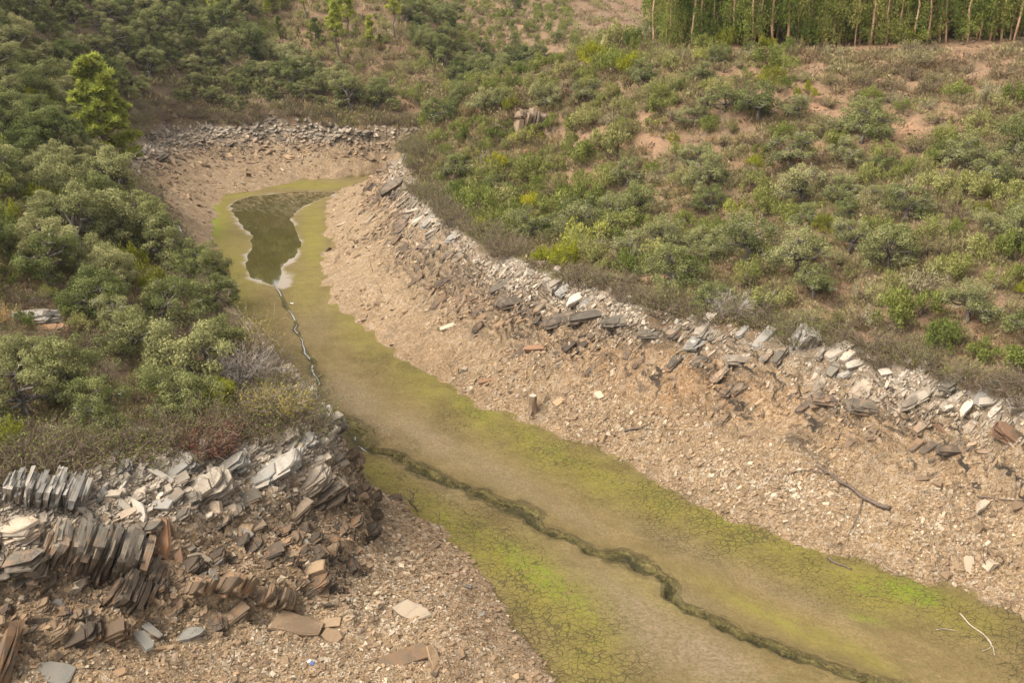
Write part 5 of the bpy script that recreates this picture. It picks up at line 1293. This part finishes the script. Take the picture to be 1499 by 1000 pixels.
upright('dead_shrub', 644, 780, 40, -.02, 'thin upright dead stem at the mud edge right of the bare bush', .03, 1, 4)
upright('dead_shrub', 545, 735, 32, -.05, 'short dead stem on the scree above the bare bush', .03, 1, 5)
upright('dead_shrub', 338, 978, 42, .22, 'crooked dead stem on gravel at the bottom of the promontory', .03, 1, 6)
upright('dead_shrub', 548, 920, 36, .02, 'thin dead stem on gravel left of the large cream stone', .025, 1, 7)
for i, (px, py, h, ln, lb) in enumerate([(1444,835,45,-.3,'dead bush beside the cream upright block'),(1447,818,24,-.2,'small dead stems behind the cream upright block'),(1478,830,28,.2,'dead stems at the right edge near the mud'),(1470,828,20,-.4,'dead twig bush left of the stems at the right edge'),
     (560,430,20,-.4,'dead twigs on the orange scree beside the spur'),(625,380,24,.3,'little dead bush on the upper scree'),(545,400,26,-.2,'dead twigs low on the spur scree'),(665,550,30,-.4,'dead twigs near the mud edge of the right shore'),(672,548,22,-.1,'second tuft of dead twigs near the mud edge'),(565,402,20,.4,'leaning dead twigs on the spur scree')]):
    upright('dead_shrub', px, py, h, ln, lb, .025, 6, 20 + i, None, 'dead shrub')
# stump
M_STUMP = bark_mat('stump bark', (.10, .065, .04), (.23, .16, .10))
def stump():
    x, y, z = ground(780, 603); e = empty('tree_stump', (x, y, z)); r = np.random.default_rng(5); g = Geo(); h = 27 * y / F; n = 14
    th = np.arange(n) / n * 6.283; prof = [(-.15, .34), (.0, .30), (.15, .245), (h * .55, .225), (h - .02, .225), (h, .21)]
    V = np.concatenate([np.c_[np.cos(th) * q * (1 + .09 * np.sin(th * 5 + 1) * (q > .23) + r.normal(0, .02, n)), np.sin(th) * q, np.full(n, zz)] for zz, q in prof]); i = np.arange(n); j = (i + 1) % n
    q = np.concatenate([np.stack([i + k * n, j + k * n, j + (k + 1) * n, i + (k + 1) * n], -1) for k in range(5)]); g.add(V, q)
    for a in (.3, 2.2, 4.4): tube(g, [(.2 * math.cos(a), .2 * math.sin(a), .12), (.45 * math.cos(a), .45 * math.sin(a), .02), (.7 * math.cos(a), .7 * math.sin(a), -.12)], [.09, .06, .03], 5)
    part('trunk', g.mesh('stump_trunk', [M_STUMP], True), e)
    g = Geo(); b = (len(prof) - 1) * n; top = np.r_[V[b:b + n] + [0, 0, .004], [[0, 0, h + .012]]]; g.add(top, None, [[a, (a + 1) % n, n] for a in range(n)])
    part('cut_face', g.mesh('stump_top', [M_PALEWOOD]), e); tag(e, 'grey tree stump with pale sawn top standing on the right shore', 'tree stump')
stump()
# leafless and coloured bushes
def one(name, me, p, s_, tone, label, cat, hpx=None):
    x, y, z = ground(*p); o = D.objects.new(name, me); COL.objects.link(o); o.location = (x, y, z - .05); o.scale = s_; o.color = (tone, tone, tone, 1); tag(o, label, cat); return o
one('russet_bush', thicket(450, 1.0, 1.2, 420, 900, M_RED, bark_mat('russet stems', (.10, .058, .045), (.18, .105, .08))), (308, 660), (.95, .9, 1.05), .4, 'dense red-brown leafless bush on the promontory rim', 'bush')
one('russet_bush', thicket(451, 1.0, 1.0, 300, 300, M_RED), (300, 475), (.6, .6, .7), .2, 'small purple-brown bush by the pond shore oaks', 'bush')
one('grey_bush', thicket(452, 1.3, 1.8, 330, 60, M_HEATH, bark_mat('grey stems', (.16, .13, .11), (.34, .29, .25))), (355, 560), (1.1, 1.1, 1.0), .2, 'grey leafless bush beside the large pale oak above the mud', 'bush')
one('grey_bush', thicket(453, 1.3, 1.8, 300, 20, M_HEATH, bark_mat('pale stems', (.24, .20, .17), (.40, .35, .30))), (1082, 462), (1.0, .9, .8), .2, 'pale bleached leafless bush at the right shore rim', 'bush')
def sapling(p, hpx, seed, n, label, spread=.5):
    r = np.random.default_rng(seed); x, y, z = ground(*p); h = hpx * y / F; e = empty('yellow_sapling', (x, y, z)); g = Geo(); gl = Geo(); tips = []
    tr = wiggle(r, (0, 0, -.2), (.25 * h * .3, 0, h * .45), 4, .05); tube(g, tr, np.linspace(.06, .045, 4), 5)
    for i in range(26):
        a = r.random() * 6.283; p1 = tr[-1] + np.array([math.cos(a) * h * spread * r.random(), math.sin(a) * h * spread * r.random() * .8, h * (.05 + .5 * r.random())]); pp = wiggle(r, tr[r.integers(1, 4)], p1, 5, .07); tube(g, pp, np.linspace(.03, .008, 5), 3)
        for _ in range(3): q = wiggle(r, pp[r.integers(2, 5)], p1 + r.normal(0, .16 * h, 3), 3, .05); tube(g, q, np.linspace(.011, .005, 3), 3); tips += list(q)
    tips = np.array(tips); k = r.integers(len(tips), size=n); leaves(gl, tips[k] + r.normal(0, .08, (n, 3)), r.normal(size=(n, 3)), .10, .07, r)
    part('trunk', g.mesh('sapling_stems', [bark_mat('sapling bark', (.20, .15, .10), (.34, .27, .19))], True), e); part('crown', gl.mesh('sapling_leaves', [M_YELLOW]), e, .4); tag(e, label, 'sapling')
sapling((378, 540), 85, 3, 330, 'nearly bare sapling with few yellow leaves above the mud left of the stream')
sapling((425, 632), 70, 4, 420, 'yellow-leaved bush at the tip of the promontory', .7)
sapling((385, 622), 60, 5, 330, 'yellowing bush left of the yellow-leaved bush on the promontory', .7)
# litter
def scrap(p, s_, col, label, seed):
    r = np.random.default_rng(seed); t = NT('litter ' + label[:12]); t.pbsdf(col, .5, None, .4); g = Geo(); n = 5
    u = np.linspace(-1, 1, n); A, B = np.meshgrid(u, u); Z = .45 * np.abs(r.normal(0, .6, A.shape)); i = np.arange((n - 1) * n).reshape(n - 1, n)[:, :-1].ravel()
    top = np.c_[A.ravel() * (1 + r.normal(0, .15, n * n)), B.ravel() * .7, Z.ravel() + .05]; q = np.stack([i, i + 1, i + n + 1, i + n], -1); g.add(np.r_[top, top - [0, 0, .03]], np.r_[q, q[:, ::-1] + n * n])
    x, y, z = ground(*p); o = D.objects.new('litter_scrap', g.mesh('litter_scrap', [t.m])); COL.objects.link(o); o.location = (x, y, z + .03); o.scale = (s_,) * 3; o.rotation_euler = (.1, .2, r.random() * 6); tag(o, label, 'litter', 'scraps of litter')
scrap((458, 977), .08, (.04, .08, .25), 'crumpled blue scrap of litter on the promontory gravel', 1)
scrap((453, 973), .07, (.6, .6, .6), 'white scrap of litter beside the crumpled blue scrap', 2)
scrap((107, 899), .10, (.02, .04, .22), 'dark blue scrap of litter under the promontory cliff', 3)
scrap((626, 136), .32, (.80, .82, .84), 'white speck of litter on the hill behind the pond', 4)
scrap((427, 445), .12, (.75, .76, .78), 'white scrap on the mud beside the stream', 5)
scrap((1172, 495), .08, (.5, .55, .6), 'light scrap under the bramble edge of the right shore', 6)

# ------------------------------------------------------------------ camera, light, air
cam = D.cameras.new('camera'); co = D.objects.new('camera', cam); COL.objects.link(co); co.location = (0, 0, H); co.rotation_euler = (R(90) - PITCH, 0, 0)
cam.sensor_width = 36; cam.lens = 36 * F / 1499; cam.clip_end = 3000; SC.camera = co
ELEV, AZ = 54.0, -105.0      # soft light through cloud, from the left
W = D.worlds.new('World'); SC.world = W; W.use_nodes = True; nt = W.node_tree; bg = nt.nodes['Background']
sky = nt.nodes.new('ShaderNodeTexSky'); sky.sky_type = 'NISHITA'; sky.sun_disc = False; sky.sun_elevation = R(ELEV); sky.sun_rotation = R(AZ); sky.dust_density = 4.0; sky.air_density = 1.2
hs = nt.nodes.new('ShaderNodeHueSaturation'); hs.inputs['Saturation'].default_value = .06; nt.links.new(sky.outputs[0], hs.inputs['Color']); nt.links.new(hs.outputs[0], bg.inputs[0]); bg.inputs[1].default_value = .15
sun = D.lights.new('sun', 'SUN'); sun.energy = 1.5; sun.angle = R(32); sun.color = (1, .89, .71); so = D.objects.new('sun', sun); COL.objects.link(so)
from mathutils import Vector
dv = Vector((math.sin(R(AZ)) * math.cos(R(ELEV)), math.cos(R(AZ)) * math.cos(R(ELEV)), math.sin(R(ELEV)))); so.rotation_euler = dv.to_track_quat('Z', 'Y').to_euler()
import bmesh
def haze():
    bm = bmesh.new(); bmesh.ops.create_cube(bm, size=1.0); me = D.meshes.new('haze')
    for v in bm.verts: v.co.x = -275 + 610 * (v.co.x + .5); v.co.y = -52 + 490 * (v.co.y + .5); v.co.z = -3 + 66 * (v.co.z + .5)
    bm.to_mesh(me); bm.free(); t = NT('haze air'); v = t.n('VolumePrincipled', {'Color': (.92, .93, .93), 'Density': .00012, 'Anisotropy': .2}); t.t.links.new(v.outputs[0], t.out.inputs['Volume']); me.materials.append(t.m)
    o = D.objects.new('haze', me); COL.objects.link(o); o['kind'] = 'stuff'
haze()
vs = SC.view_settings; vs.view_transform = 'Standard'; vs.look = 'None'; vs.exposure = 1.32; vs.gamma = 1.0
SC.cycles.max_bounces = 5; SC.cycles.diffuse_bounces = 3; SC.cycles.transparent_max_bounces = 4; SC.cycles.use_denoising = True
